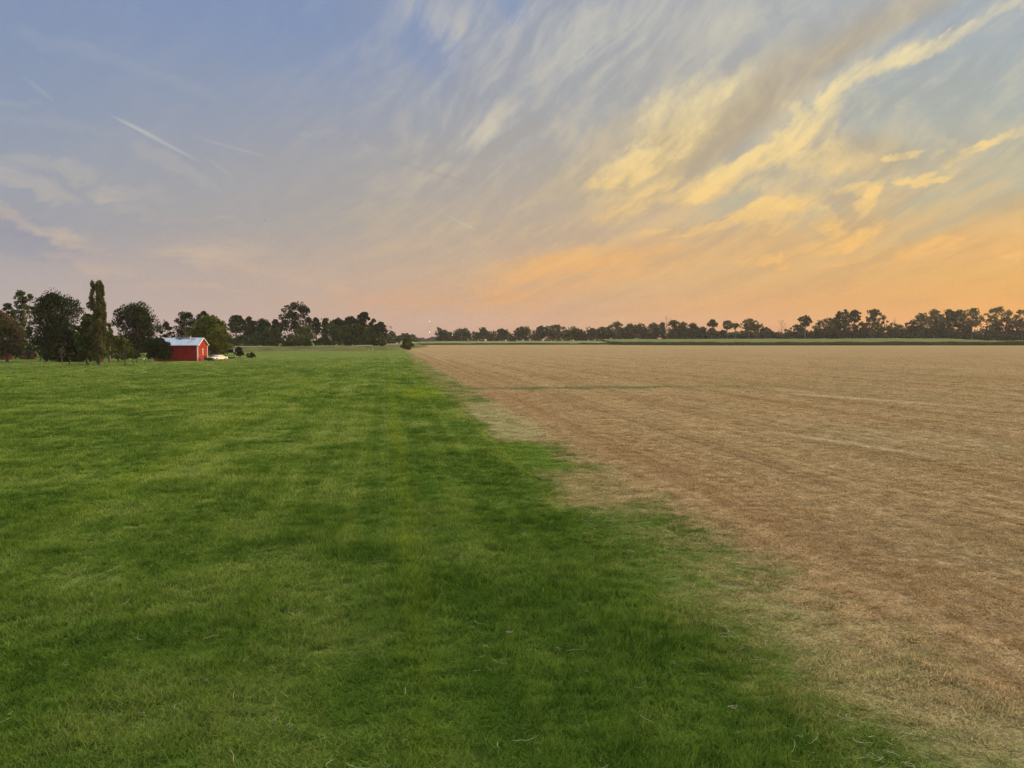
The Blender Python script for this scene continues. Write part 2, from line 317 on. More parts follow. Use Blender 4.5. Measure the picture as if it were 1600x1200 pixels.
    ol = g_.mix(g_.mul(box(5.6, 8.4, 22.5, 27.5), .7), ol, (.36, .27, .14))
    ol = g_.mix(g_.mul(box(5.0, 7.2, 28.5, 36.5, .35, .8), .9), ol, (.115, .195, .028))
    ol = g_.mix(g_.mul(box(5.6, 9.0, 38., 60.), .6), ol, (.42, .36, .20))
    ol = g_.mix(g_.mul(box(5.2, 7.0, 14., 21., .8, 3.), .6), ol, (.10, .17, .03))
    wob = g_.add(g_.mul(g_.sub(nmid, .5), .9), g_.mul(g_.sub(nhi, .5), .5))
    drift = g_.rng(Y, 90., 340., 0., 2.6)
    xb = g_.sub(g_.add(X, wob), drift)
    wob2 = g_.add(g_.mul(g_.sub(nmid, .5), 3.2), g_.mul(g_.sub(nhi, .5), 1.2))
    xc = g_.sub(g_.add(X, wob2), g_.mul(drift, .4))
    c = g_.mix(g_.rng(xb, 4.4, 6.1), gr, ol)
    c = g_.mix(g_.rng(xc, 7.3, 9.3), c, br)
    return c, dict(X=X, Y=Y, P=P, nmid=nmid, nhi=nhi, brown=g_.rng(xc, 6., 8.8))

gm, gg = mat('field')
gp = gg.n.new('ShaderNodeNewGeometry').outputs['Position']
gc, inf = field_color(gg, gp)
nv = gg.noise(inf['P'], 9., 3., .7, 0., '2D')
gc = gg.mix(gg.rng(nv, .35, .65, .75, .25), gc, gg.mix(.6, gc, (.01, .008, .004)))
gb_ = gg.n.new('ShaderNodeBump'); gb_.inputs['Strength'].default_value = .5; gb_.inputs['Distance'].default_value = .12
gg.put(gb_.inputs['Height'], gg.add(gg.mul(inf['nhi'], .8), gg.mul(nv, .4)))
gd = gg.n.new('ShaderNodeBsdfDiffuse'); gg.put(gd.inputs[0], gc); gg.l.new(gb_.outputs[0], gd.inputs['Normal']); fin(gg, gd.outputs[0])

bm_, bg_ = mat('grass_blade')
bp = bg_.n.new('ShaderNodeNewGeometry')
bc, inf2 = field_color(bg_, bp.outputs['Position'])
oi = bg_.n.new('ShaderNodeObjectInfo').outputs['Random']
ta = bg_.n.new('ShaderNodeAttribute'); ta.attribute_name = 'tone'
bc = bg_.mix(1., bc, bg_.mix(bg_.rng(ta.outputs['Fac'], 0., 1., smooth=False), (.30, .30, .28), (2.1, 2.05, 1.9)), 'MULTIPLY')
bc = bg_.mix(bg_.rng(oi, .0, 1., 0., .3, False), bc, bg_.mix(inf2['brown'], (.15, .27, .03), (.5, .4, .24)))
nrm = bg_.vm('NORMALIZE', bg_.vm('ADD', bg_.vm('SCALE', bp.outputs['Normal'], None, 1.), (0, 0, .15)))
d1 = bg_.n.new('ShaderNodeBsdfDiffuse'); bg_.put(d1.inputs[0], bc); bg_.l.new(nrm, d1.inputs['Normal'])
t1 = bg_.n.new('ShaderNodeBsdfTranslucent'); bg_.put(t1.inputs[0], bc)
mx = bg_.n.new('ShaderNodeMixShader'); mx.inputs[0].default_value = .3; bg_.l.new(d1.outputs[0], mx.inputs[1]); bg_.l.new(t1.outputs[0], mx.inputs[2]); fin(bg_, mx.outputs[0])

def leaf_mat(name, dark, light, trans=.25):
    m, g_ = mat(name); a = g_.n.new('ShaderNodeAttribute'); a.attribute_name = 'tone'
    c = g_.mix(g_.rng(a.outputs['Fac'], 0., 1., smooth=False), dark, light)
    d = g_.n.new('ShaderNodeBsdfDiffuse'); g_.put(d.inputs[0], c); t = g_.n.new('ShaderNodeBsdfTranslucent'); g_.put(t.inputs[0], c)
    x = g_.n.new('ShaderNodeMixShader'); x.inputs[0].default_value = trans; g_.l.new(d.outputs[0], x.inputs[1]); g_.l.new(t.outputs[0], x.inputs[2]); fin(g_, x.outputs[0]); return m
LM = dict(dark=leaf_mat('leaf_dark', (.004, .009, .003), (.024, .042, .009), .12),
          mid=leaf_mat('leaf_mid', (.018, .036, .008), (.070, .105, .021)),
          light=leaf_mat('leaf_light', (.036, .060, .010), (.135, .155, .030)),
          olive=leaf_mat('leaf_olive', (.040, .038, .016), (.105, .090, .035)),
          rust=leaf_mat('leaf_rust', (.085, .055, .015), (.17, .10, .03)),
          poplar=leaf_mat('leaf_poplar', (.055, .065, .020), (.150, .140, .045)),
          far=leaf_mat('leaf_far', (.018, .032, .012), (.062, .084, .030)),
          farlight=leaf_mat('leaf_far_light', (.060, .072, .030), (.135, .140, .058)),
          twig=leaf_mat('leaf_twig', (.10, .085, .06), (.16, .14, .10)),
          corn=leaf_mat('leaf_corn', (.016, .040, .007), (.150, .160, .062), .1),
          crop=leaf_mat('leaf_crop', (.020, .036, .009), (.180, .195, .080), .1))
BARK = surf('bark', (.13, .10, .07), .9, scale=2.); DEADW = surf('dead_wood', (.30, .24, .18), .9, scale=2.)
PALEBARK = surf('pale_bark', (.13, .115, .085), .9, scale=2.)

# ------------------------------------------------------------------ ground
def sstep(a, b, x): t = np.clip((x-a)/(b-a), 0, 1); return t*t*(3-2*t)
def gz(x, y):
    dep = x*fwd[0]+y*fwd[1]
    return 2.0*sstep(560, 660, dep)*sstep(-40, 40, x-.08*y+40) + 0*x
def geo(a, b, n): return np.geomspace(a, b, n)
ys = np.concatenate([-geo(3, 300, 20)[::-1], [0], geo(2, 7000, 260)]); xp = geo(.5, 6000, 170); xs = np.concatenate([-xp[::-1], [0], xp])
XX, YY = np.meshgrid(xs, ys); V = np.stack([XX.ravel(), YY.ravel(), gz(XX, YY).ravel()], 1)
nx = len(xs); I = (np.arange(len(ys)-1)[:, None]*nx+np.arange(nx-1)[None]).ravel()
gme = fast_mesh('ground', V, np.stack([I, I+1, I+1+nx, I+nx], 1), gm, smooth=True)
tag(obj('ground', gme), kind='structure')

# levee: mown embankment behind the yard, curving away to the field corner
lp = [(-420, 300), (-150, 318), (0, 325), (200, 335), (420, 342), (520, 352), (575, 385), (612, 470), (640, 620), (648, 900)]
lx = np.array([at(p, d) for p, d in lp])
def spline(P, n):
    t = np.linspace(0, len(P)-1, n); i = np.clip(t.astype(int), 0, len(P)-2); f = (t-i)[:, None]
    p0 = P[np.clip(i-1, 0, None)]; p1 = P[i]; p2 = P[i+1]; p3 = P[np.clip(i+2, None, len(P)-1)]
    return .5*((2*p1)+(-p0+p2)*f+(2*p0-5*p1+4*p2-p3)*f**2+(-p0+3*p1-3*p2+p3)*f**3)
pp = spline(lx, 160); tg = np.gradient(pp, axis=0); tg /= np.linalg.norm(tg, axis=1)[:, None]; nn = np.stack([tg[:, 1], -tg[:, 0]], 1)
rngl = np.random.default_rng(3)
prof = [(-22, -.3), (-16, .05), (-9, 1.35), (-5, 2.1), (-3.6, 2.25), (3.6, 2.25), (6, 2.), (10, 1.), (16, .05), (22, -.3)]
off = np.array([p[0] for p in prof]); hz = np.array([p[1] for p in prof])
LV = np.zeros((160, len(prof), 3)); LV[:, :, :2] = pp[:, None]-nn[:, None]*off[None, :, None]*-1; LV[:, :, 2] = hz[None]*(1+.05*np.sin(np.arange(160)*.31))[:, None]
k = len(prof); I = (np.arange(159)[:, None]*k+np.arange(k-1)[None]).ravel()
lm, lg = mat('levee_grass'); lpn = lg.n.new('ShaderNodeNewGeometry').outputs['Position']; lX, lY, lZ = lg.sep(lpn)
ln = lg.noise(lpn, .25, 5., .6); ln2 = lg.noise(g_ := lg.xyz(lg.mul(lX, .04), lg.mul(lY, .04), lg.mul(lZ, 1.5)), 1., 3., .5)
lc_ = lg.mix(lg.rng(ln, .3, .7), (.060, .068, .024), (.110, .115, .042)); lc_ = lg.mix(lg.rng(ln2, .45, .65, 0., .5), lc_, (.15, .15, .07))
lc_ = lg.mix(lg.rng(lZ, 2.16, 2.24, 0., .9), lc_, (.24, .24, .16))
ld = lg.n.new('ShaderNodeBsdfDiffuse'); lg.put(ld.inputs[0], lc_); fin(lg, ld.outputs[0])
tag(obj('levee', fast_mesh('levee', LV.reshape(-1, 3), np.stack([I, I+1, I+1+k, I+k], 1), lm, smooth=True)), kind='structure')
# a low grassy rise runs along the foot of the levee
# ------------------------------------------------------------------ numpy value noise
def vnoise(x, y, sc, seed=0):
    rg = np.random.default_rng(seed); T = rg.random((256, 256)); x = x/sc; y = y/sc
    xi = np.floor(x).astype(int); yi = np.floor(y).astype(int); fx = x-xi; fy = y-yi; fx = fx*fx*(3-2*fx); fy = fy*fy*(3-2*fy)
    a = T[yi % 256, xi % 256]; b = T[yi % 256, (xi+1) % 256]; c = T[(yi+1) % 256, xi % 256]; d = T[(yi+1) % 256, (xi+1) % 256]
    return (a*(1-fx)+b*fx)*(1-fy)+(c*(1-fx)+d*fx)*fy

# ------------------------------------------------------------------ grass and stubble
def blade_mesh(name, n, rad, h, w, lean, seed, seg=2, flat=0.):
    rg = np.random.default_rng(seed); V = []; Fq = []; Ft = []; T = []
    for i in range(n):
        r = rad*math.sqrt(rg.random()); a = rg.random()*6.283; x, y = r*math.cos(a), r*math.sin(a)
        hh = h*(.45+.75*rg.random()); d = rg.random()*6.283; ln = lean*(.3+rg.random()); ux, uy = math.cos(d), math.sin(d); sx, sy = -uy, ux
        ww = w*(.7+.6*rg.random()); tone = rg.random(); base_ = len(V)
        fl = flat*rg.random()
        for k_ in range(seg+1):
            t = k_/seg; hz_ = hh*t*(1-.25*t*ln/max(lean, .01))*(1-fl*.85)+.004; o_ = hh*(ln*t*t+fl*t)
            wk = ww*(1-t*.9)/2
            if k_ < seg: V += [(x+ux*o_-sx*wk, y+uy*o_-sy*wk, hz_), (x+ux*o_+sx*wk, y+uy*o_+sy*wk, hz_)]; T += [tone*(.6+.4*t)]*2  # tone falls toward the base, shade painted into the blade
            else: V.append((x+ux*o_, y+uy*o_, hz_)); T.append(tone)
        for k_ in range(seg-1): b = base_+2*k_; Fq.append((b, b+1, b+3, b+2))
        b = base_+2*(seg-1); Ft.append((b, b+1, b+2))
    fl_ = ([np.array(Fq)] if Fq else [])+[np.array(Ft)]
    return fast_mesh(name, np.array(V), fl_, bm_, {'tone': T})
hid = bpy.data.collections.new('tufts_green'); hid2 = bpy.data.collections.new('tufts_stubble'); hid3 = bpy.data.collections.new('stems')
for i in range(5): hid.objects.link(bpy.data.objects.new('green_tuft', blade_mesh('tuft', 56, .17, .112, .0105, .95, 10+i, 3, .45)))
for i in range(5): hid2.objects.link(bpy.data.objects.new('stubble_tuft', blade_mesh('stubble', 60, .18, .06, .010, .7, 30+i, 2, 1.)))
stem_m = surf('straw', (.42, .38, .27), .8)
for i in range(6):
    rg = np.random.default_rng(60+i); b = MB()
    for j in range(2 if i % 2 else 1):
        L = .10+.20*rg.random(); cur = rg.normal(0, 1.9); a = rg.random()*6.28; p = np.array([rg.normal(0, .06), rg.normal(0, .06), .04]); pts = [p.copy()]
        for q in range(7):
            a += cur/7+rg.normal(0, .12); p = p+np.array([math.cos(a), math.sin(a), rg.normal(0.05, .16)])*L/7; p[2] = min(max(p[2], .02), .11); pts.append(p.copy())
        b.tube(pts, [.0018]*6+[.0014, .001], 4, False)
    me = bpy.data.meshes.new('stem'); me.from_pydata(b.v, [], b.f4); me.materials.append(stem_m); hid3.objects.link(bpy.data.objects.new('stem', me))

def scatter(name, pts, scl, coll, seed, kind, label=None, tilt=.12):
    n = len(pts); rg = np.random.default_rng(seed); me = bpy.data.meshes.new(name); me.vertices.add(n)
    me.vertices.foreach_set('co', np.asarray(pts, np.float32).ravel())
    rot = np.stack([rg.normal(0, tilt, n), rg.normal(0, tilt, n), rg.random(n)*6.283], 1)
    a = me.attributes.new('rot', 'FLOAT_VECTOR', 'POINT'); a.data.foreach_set('vector', rot.astype(np.float32).ravel())
    a = me.attributes.new('scl', 'FLOAT_VECTOR', 'POINT'); a.data.foreach_set('vector', np.asarray(scl, np.float32).ravel())
    a = me.attributes.new('pick', 'INT', 'POINT'); a.data.foreach_set('value', rg.integers(0, 60, n).astype(np.int32))
    o = obj(name, me); t = bpy.data.node_groups.new(name, 'GeometryNodeTree')
    t.interface.new_socket('Geometry', in_out='INPUT', socket_type='NodeSocketGeometry'); t.interface.new_socket('Geometry', in_out='OUTPUT', socket_type='NodeSocketGeometry')
    N, L = t.nodes, t.links; gi = N.new('NodeGroupInput'); go = N.new('NodeGroupOutput'); ip = N.new('GeometryNodeInstanceOnPoints'); ci = N.new('GeometryNodeCollectionInfo')
    ci.inputs[0].default_value = coll; ci.inputs['Separate Children'].default_value = True; ci.inputs['Reset Children'].default_value = True
    def na(nm, ty): q = N.new('GeometryNodeInputNamedAttribute'); q.data_type = ty; q.inputs[0].default_value = nm; return q.outputs[0]
    L.new(gi.outputs[0], ip.inputs['Points']); L.new(ci.outputs[0], ip.inputs['Instance']); ip.inputs['Pick Instance'].default_value = True
    L.new(na('pick', 'INT'), ip.inputs['Instance Index']); L.new(na('rot', 'FLOAT_VECTOR'), ip.inputs['Rotation']); L.new(na('scl', 'FLOAT_VECTOR'), ip.inputs['Scale'])
    L.new(ip.outputs[0], go.inputs[0]); md = o.modifiers.new('scatter', 'NODES'); md.node_group = t
    tag(o, label, None, None, kind); return o
def polar(rg, d0, d1, dens, half=38.):
    area = R(half)*(d1*d1-d0*d0); n = int(area*dens); d = np.sqrt(rg.random(n)*(d1*d1-d0*d0)+d0*d0); a = YAW+R(half)*(rg.random(n)*2-1)
    return d*np.sin(a), d*np.cos(a), d
rg = np.random.default_rng(5)
bands = [(6.5, 14, 85, 1.), (14, 24, 48, 1.2), (24, 40, 22, 1.6), (40, 70, 8, 2.2), (70, 120, 2.6, 3.2), (120, 260, .8, 4.5)]
PX = []; PY = []; PS = []; PD = []
for d0, d1, dn, sc in bands:
    x, y, d = polar(rg, d0, d1, dn); PX.append(x); PY.append(y); PD.append(d); PS.append(np.full(len(x), sc))
PX, PY, PS, PD = map(np.concatenate, (PX, PY, PS, PD)); kk = rg.random(len(PX)) > sstep(60, 255, PD)*1.0; PX, PY, PS, PD = PX[kk], PY[kk], PS[kk], PD[kk]
wobn = (vnoise(PX, PY, 2.2, 1)-.5)*1.0+rg.normal(0, .25, len(PX)); isg = PX+wobn < 5.35+sstep(90, 340, PY)*2.6
mixz = (PX < 8.6)&(~isg)&(rg.random(len(PX)) < .35); isg2 = isg | mixz
hgt = .46+1.25*vnoise(PX, PY, 1.3, 2)*vnoise(PX, PY, 5.5, 7)*2.1+.75*vnoise(PX, PY, .38, 4)**2+.1*rg.random(len(PX))
lane = (np.abs(PX-.45) < .35); hgt = np.where(lane, hgt*1.15, hgt); hgt = np.where((np.abs(PX-1.3) < .45) | (np.abs(PX+.45) < .45), hgt*.7, hgt)
def scl(mask, zk):
    s_ = PS[mask]; h_ = hgt[mask]*zk; zf = h_*np.where(s_ > 1.3, s_**.25, 1.); return np.stack([s_*(.8+.4*rg.random(mask.sum())), s_*(.8+.4*rg.random(mask.sum())), zf], 1)
z0 = np.zeros(len(PX))
P3 = np.stack([PX, PY, z0], 1)
m1 = isg2; m2 = ~isg2; hgt = hgt*(1-.35*sstep(3.6, 5.2, PX)); hgt = np.where(~isg, hgt*np.where(PX < 9.5, .62, .72), hgt)
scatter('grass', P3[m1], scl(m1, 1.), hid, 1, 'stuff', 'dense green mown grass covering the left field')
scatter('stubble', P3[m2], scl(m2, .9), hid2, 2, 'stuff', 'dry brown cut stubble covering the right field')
x, y, d = polar(rg, 7, 24, 16.); w_ = np.where(x < 5.2, .10+.55*np.exp(-((x-3.6)**2+(y-11.)**2)/3.), .5)*np.clip(vnoise(x, y, 2., 9)*1.8-.3, .02, 1); kq = rg.random(len(x)) < w_
sp = np.stack([x, y, z0[:len(x)]+.03], 1)[kq]; scatter('loose_straw', sp, np.ones((len(sp), 3))*(.6+.7*rg.random((len(sp), 1))), hid3, 3, 'stuff', 'pale curled loose straw stems lying on the mown ground', .05)

# ------------------------------------------------------------------ leaf clouds
def leaves(cent, rad, n, size, rg, squash=1., tone_l=None, shell=.55, droop=0.):
    """rhombic leaf cards spread through every lobe; returns V, F, tone"""
    cent = np.repeat(cent, n, 0); rr = np.repeat(rad, n); N_ = len(cent)
    v = rg.normal(size=(N_, 3)); v /= np.linalg.norm(v, axis=1)[:, None]
    r = rr*(shell+(1.0-shell)*rg.random(N_)**.8); p = cent+v*r[:, None]*np.array([1, 1, squash]); p[:, 2] -= droop*rg.random(N_)*rr
    s = size*(.55+.8*rg.random(N_)); u = rg.normal(size=(N_, 3)); u /= np.linalg.norm(u, axis=1)[:, None]
    nn_ = v+.7*rg.normal(size=(N_, 3)); w = np.cross(nn_, u); w /= (np.linalg.norm(w, axis=1)[:, None]+1e-6); u = np.cross(w, nn_); u /= (np.linalg.norm(u, axis=1)[:, None]+1e-6)
    a = s[:, None]*u*.62; b = s[:, None]*w*.38
    V_ = np.stack([p-a, p-b+a*.1, p+a, p+b+a*.1], 1).reshape(-1, 3); Fc = np.arange(N_*4).reshape(-1, 4)
    tl = np.repeat(tone_l if tone_l is not None else rg.random(len(rad)), n); t = np.clip(.55*tl+.45*rg.random(N_), 0, 1)
    return V_, Fc, np.repeat(t, 4)
def crown_lobes(style, Wd, H, zb, rg, n, seed):
    """centres and radii of the leafy masses of a crown of width Wd, from height zb up to H"""
    hh = (H-zb)/2; zc = zb+hh; C = []; Rr = []
    if style == 'poplar':
        for i in range(n):
            t = rg.random()**.8; z = zb+(H-zb)*t; k_ = i % 4; ang = k_*1.7; env = Wd/2*(.75 if t < .12 else 1.)*(1-.55*max(0, t-.5)*2*.6)
            q = env*.62*(.25+.75*min(1, t*1.8)); C.append((q*math.cos(ang)+rg.normal(0, .18)*env, q*math.sin(ang)+rg.normal(0, .18)*env, z)); Rr.append(Wd*.115*(1.2-.45*t))
        return np.array(C), np.array(Rr)
    na = 5; ph = rg.random(na)*6.28; am = .05+.12*rg.random(na); i = 0; tm = {'bush': .25, 'umbrella': .30}.get(style, .42)
    while len(C) < n and i < n*30:
        i += 1; t = rg.random()
        if style == 'umbrella': t = .18+.82*t; t = t**.7
        pr = math.sqrt(max(0, 1-((t-tm)/(1.03-tm))**2)) if t > tm else 1-(.30 if style in ('round', 'layer') else .22 if style == 'bush' else .55)*((tm-t)/tm)**2
        a = rg.random()*6.283; ir = 1+sum(am[k_]*math.sin((k_+1)*a+ph[k_]+2.3*t*k_) for k_ in range(na)); rr = rg.random()**.42
        br_ = (.080+.070*rg.random()**1.5)*min(Wd, hh*2.2)
        if style in ('sparse', 'umbrella'): br_ *= .82
        if style == 'bush': br_ *= 1.15
        q = max(0, Wd/2*pr*ir*.93-br_*.6)*rr
        C.append((q*math.cos(a), q*math.sin(a), zb+(H-zb)*t)); Rr.append(br_)
    C = np.array(C); Rr = np.array(Rr); tz = (C[:, 2]+Rr*.9).max(); C[:, 2] = zb+Rr*.6+(C[:, 2]-zb)*(H-zb)/(tz-zb)*.96
    return C, Rr
def make_tree(name, label, px, depth, ytop, wpx, ycb=None, style='round', lm_='dark', n=None, leaf=None, cat='tree', group=None, trunk=True, bark=None, dens=1., seed=0, yb=None, cx=0., ldens=90):
    rg = np.random.default_rng(seed+int(px*7)+int(ytop)); sc = depth/F
    x, y = at(px, depth); z = float(gz(np.array(x), np.array(y)))
    H = zat(px, ytop, depth)-z; Wd = wpx*sc; zb = (zat(px, ycb, depth)-z) if ycb is not None else H*.22; zb = max(zb, .05)
    root = empty(name, (x, y, z), rg.random()*.0); tag(root, label, cat, group)
    n = int((n or 42)*1.5); leaf = leaf or max(.42, sc*1.9)
    C, Rr = crown_lobes(style, Wd, H, zb, rg, n, seed); C = C.copy(); C[:, 0] += cx*sc
    sq = {'layer': .45, 'poplar': 2.3, 'umbrella': .8}.get(style, .85)
    V_, Fc, t = leaves(C, Rr, int(ldens*dens*.8), leaf, rg, sq, droop=.5 if style == 'droop' else 0.)
    obj('crown' if cat != 'bush' else 'foliage', fast_mesh('crown', V_, Fc, LM[lm_], {'tone': t}), root)
    if trunk:
        b = MB(); r0_ = max(.12, min(.032*H, .5)); top = np.array([cx*sc*.6, 0, zb+(H-zb)*.55]); mid = np.array([rg.normal(0, .2), rg.normal(0, .2), zb*.9])
        b.tube([(0, 0, -.3), (0, 0, .3), mid, top], [r0_*1.5, r0_, r0_*.8, r0_*.35], 8)
        idx = rg.permutation(len(C))[:max(8, int(len(C)*.4))]
        for i in idx:
            s0 = mid+(top-mid)*rg.random()*.8; e = C[i]; m_ = (s0+e)/2+np.array([0, 0, -.08*np.linalg.norm(e-s0)]); b.tube([s0, m_, e], [r0_*.42, r0_*.26, r0_*.08], 5, False)
        b.build('trunk', bark or BARK, root, True)
    return root
def dead_tree(name, label, px, depth, ytop, wpx, seed, mat_=None, group=None):
    rg = np.random.default_rng(seed); sc = depth/F; x, y = at(px, depth); z = float(gz(np.array(x), np.array(y))); H = zat(px, ytop, depth)-z; Wd = wpx*sc
    root = empty(name, (x, y, z)); tag(root, label, 'tree', group); b = MB(); r0_ = H*.016
    b.tube([(0, 0, -.3), (0.1, 0, H*.4), (0, 0, H*.75), (rg.normal(0, .5), 0, H)], [r0_, r0_*.8, r0_*.5, r0_*.2], 7)
    b2 = MB()
    for i in range(16):
        t = .38+.58*rg.random(); a = rg.random()*6.28; L = Wd*.5*(1.15-t*.5)*(.5+.6*rg.random()); s0 = np.array([0, 0, H*t]); e = s0+np.array([math.cos(a)*L, math.sin(a)*L, L*(.6+.9*rg.random())]); e[2] = min(e[2], H*1.0)
        m_ = (s0+e)/2+np.array([0, 0, -.12*L]); b2.tube([s0, m_, e], [r0_*.4, r0_*.28, r0_*.1], 5, False)
        for j in range(3):
            q = m_+(e-m_)*rg.random(); a2 = a+rg.normal(0, .9); l2 = L*.45; b2.tube([q, q+np.array([math.cos(a2)*l2, math.sin(a2)*l2, l2*.9])], [r0_*.2, r0_*.07], 4, False)
    o_ = len(b.v); b.v += b2.v; b.f4 += [tuple(i+o_ for i in f) for f in b2.f4]; b.build('trunk', mat_ or DEADW, root, True); return root

# yard trees, left of the barn
T = make_tree
T('tree', 'rust tinged small tree cut by the left edge of the picture', -3, 235, 482, 30, 520, 'round', 'rust', 30)
T('tree', 'dark round tree rising between the rust one and the olive crown', 14, 245, 473, 26, 525, 'round', 'dark', 34)
T('tree', 'tall thin olive green crown just behind the biggest dark yard tree', 38, 232, 453, 42, 530, 'sparse', 'mid', 60, dens=.8)
T('tree', 'dull brown low domed tree at the left edge with a dark trunk on the lawn', 10, 182, 496, 66, 556, 'round', 'olive', 70, cx=0)
T('tree', 'biggest dark broad crowned tree of the yard left of the tall poplar', 86, 196, 453, 86, 553, 'round', 'dark', 120, dens=1.1)
T('tree', 'dark tree whose round top shows behind the poplar base', 140, 205, 490, 34, 545, 'round', 'dark', 40)
T('tree', 'low blue green tree with crown to the lawn between bare bush and poplar', 108, 160, 517, 32, 563, 'round', 'dark', 46)
T('tree', 'fine leaved mid green tree on a short dark trunk left of the poplar', 136, 158, 494, 42, 562, 'round', 'mid', 70)
T('poplar_tree', 'tall narrow upright poplar standing alone above the yard trees', 155, 157, 443, 27, 563, 'poplar', 'poplar', 110, leaf=.38, ldens=70, bark=PALEBARK)
T('tree', 'yellow green leafy tree peeking out right of the poplar', 170, 172, 505, 20, 540, 'round', 'light', 26)
T('tree', 'spreading layered tree with flat green tiers right of the poplar', 184, 180, 524, 44, 551, 'layer', 'light', 50)
T('orchard_tree', 'small orchard tree with forked trunk and open low crown near lawn', 194, 153, 540, 42, 562, 'sparse', 'light', 34, bark=PALEBARK, leaf=.34)
T('orchard_tree', 'smaller orchard tree with thin round crown beside the forked one', 208, 154, 548, 27, 560, 'sparse', 'mid', 24, bark=PALEBARK, leaf=.3)
T('bush', 'thin grey half bare bush in front of dark box under the big tree', 96, 158, 541, 13, 560, 'sparse', 'twig', 14, cat='bush', leaf=.25, ldens=40)
T('bush', 'small lone shrub on lit lawn under the biggest dark tree', 73, 190, 551, 12, 558, 'bush', 'dark', 10, cat='bush')
T('tree', 'broad twin domed dark tree between the poplar and the barn', 216, 232, 473, 78, 552, 'round', 'dark', 130, dens=1.1)
T('tree', 'small dark tree in the gap left of the trees behind the barn', 261, 262, 502, 22, 545, 'round', 'dark', 24)
T('tree', 'dark round topped tree behind the left half of the barn roof', 290, 262, 487, 42, 545, 'round', 'dark', 60)
T('tree', 'dark tree rounded just above the barn ridge right of centre', 318, 250, 486, 34, 545, 'round', 'dark', 44)
T('tree', 'large feathery light green tree towering over the barn gable', 330, 204, 491, 76, 557, 'layer', 'light', 140, leaf=.45, dens=.9)
T('bush', 'dense dark round bush hugging the left end of the barn', 249, 181, 529, 48, 562, 'bush', 'dark', 60, cat='bush')
T('bush', 'brown dry round bush behind the white car', 327.5, 195, 548.5, 7, 556, 'bush', 'twig', 10, cat='bush', leaf=.22, trunk=False)
T('bush', 'dark leafy bush right beside the open dark shelter', 373, 222, 543, 17, 556, 'bush', 'dark', 20, cat='bush')
T('bush', 'low grey brown brush mound out on the lawn right of the shelter', 391, 214, 551, 17, 559, 'bush', 'olive', 20, cat='bush', leaf=.3, trunk=False)
T('bush', 'round light green bush where the two fields and levee meet', 637, 372, 523, 24, 546, 'bush', 'light', 50, cat='bush')

# wood behind the levee
wood = [  # px, ytop, width, ycb, depth, style, material, label
 (370, 493, 28, 520, 420, 'round', 'dark', 'ragged dark crown just right of the feathery tree behind the barn'),
 (390, 495, 24, 528, 430, 'round', 'dark', 'dark pointed crown second right of the feathery barn tree'),
 (411, 499, 30, 530, 430, 'round', 'dark', 'even domed dark crown midway from barn to the tallest wood tree'),
 (431, 499, 18, 530, 430, 'round', 'dark', 'narrow dark crown touching the left side of the tallest wood tree'),
 (463, 473, 50, 520, 415, 'round', 'dark', 'tallest broad crowned tree of the wood behind the levee'),
 (494, 496, 16, 520, 440, 'sparse', 'dark', 'open ragged crown touching the right side of the tallest wood tree'),
 (509, 497, 13, 525, 440, 'round', 'dark', 'thin dark spire second right of the tallest wood tree'),
 (530, 498, 32, 530, 430, 'round', 'dark', 'wide flat topped dark crown right of the thin spire'),
 (549, 495, 28, 530, 420, 'round', 'dark', 'broad dark crown left of the last high crown of the wood'),
 (570, 488, 28, 530, 420, 'round', 'dark', 'last high crown near the right end of the levee wood'),
 (584, 498, 16, 530, 430, 'sparse', 'dark', 'ragged leaning crown right of the last high crown'),
 (596, 503, 18, 531, 440, 'round', 'dark', 'rounded dark tree that ends the levee wood on its right'),
]
for i, (px, yt, w, ycb, dp, st, lm_, lb) in enumerate(wood): T('tree', lb, px, dp, yt, w*1.12, ycb, st, lm_, 46, seed=i, group='trees of the wood behind the levee', leaf=.8)
front = [(380, 524, 30, 'mid', 'low mid green bush at the left foot of the levee wood'), (402, 518, 24, 'mid', 'pale domed bush in front of the even domed crown'), (418, 511, 22, 'mid', 'taller mid green bush left of the pair of vine covered ones'),
 (433, 512, 20, 'mid', 'round bush with darker top below the narrow dark crown'), (424, 528, 26, 'light', 'lowest light green bush on the levee edge below round bushes'), (455, 523, 26, 'mid', 'squat bush under the tallest wood tree'), (477, 508, 32, 'light', 'big light green bushy tree before the tallest wood tree'),
 (503, 528, 24, 'mid', 'low spreading bush right of the big light green one'), (520, 505, 34, 'mid', 'large mid green domed bush before the wide flat topped crown'), (541, 508, 28, 'mid', 'leafy mound left of the last high crown'),
 (562, 506, 28, 'mid', 'tall leafy mound below the last high crown'), (578, 512, 26, 'mid', 'mid green mound at the right end of the wood'), (597, 524, 14, 'light', 'small lighter bush at the right tip of the wood'), (352, 522, 40, 'mid', 'bushy growth right behind the feathery barn tree')]
for i, (px, yt, w, lm_, lb) in enumerate(front): T('bush', lb, px, 385+3*(i % 3), yt, w*1.15, 541, 'bush', lm_, 30, seed=50+i, cat='bush', group='bushes along the foot of the levee wood', leaf=.7)
T('tree', 'black looking shaded shrub clump at the right edge of the levee wood', 587, 378, 531, 14, 540, 'bush', 'dark', 14, cat='bush')
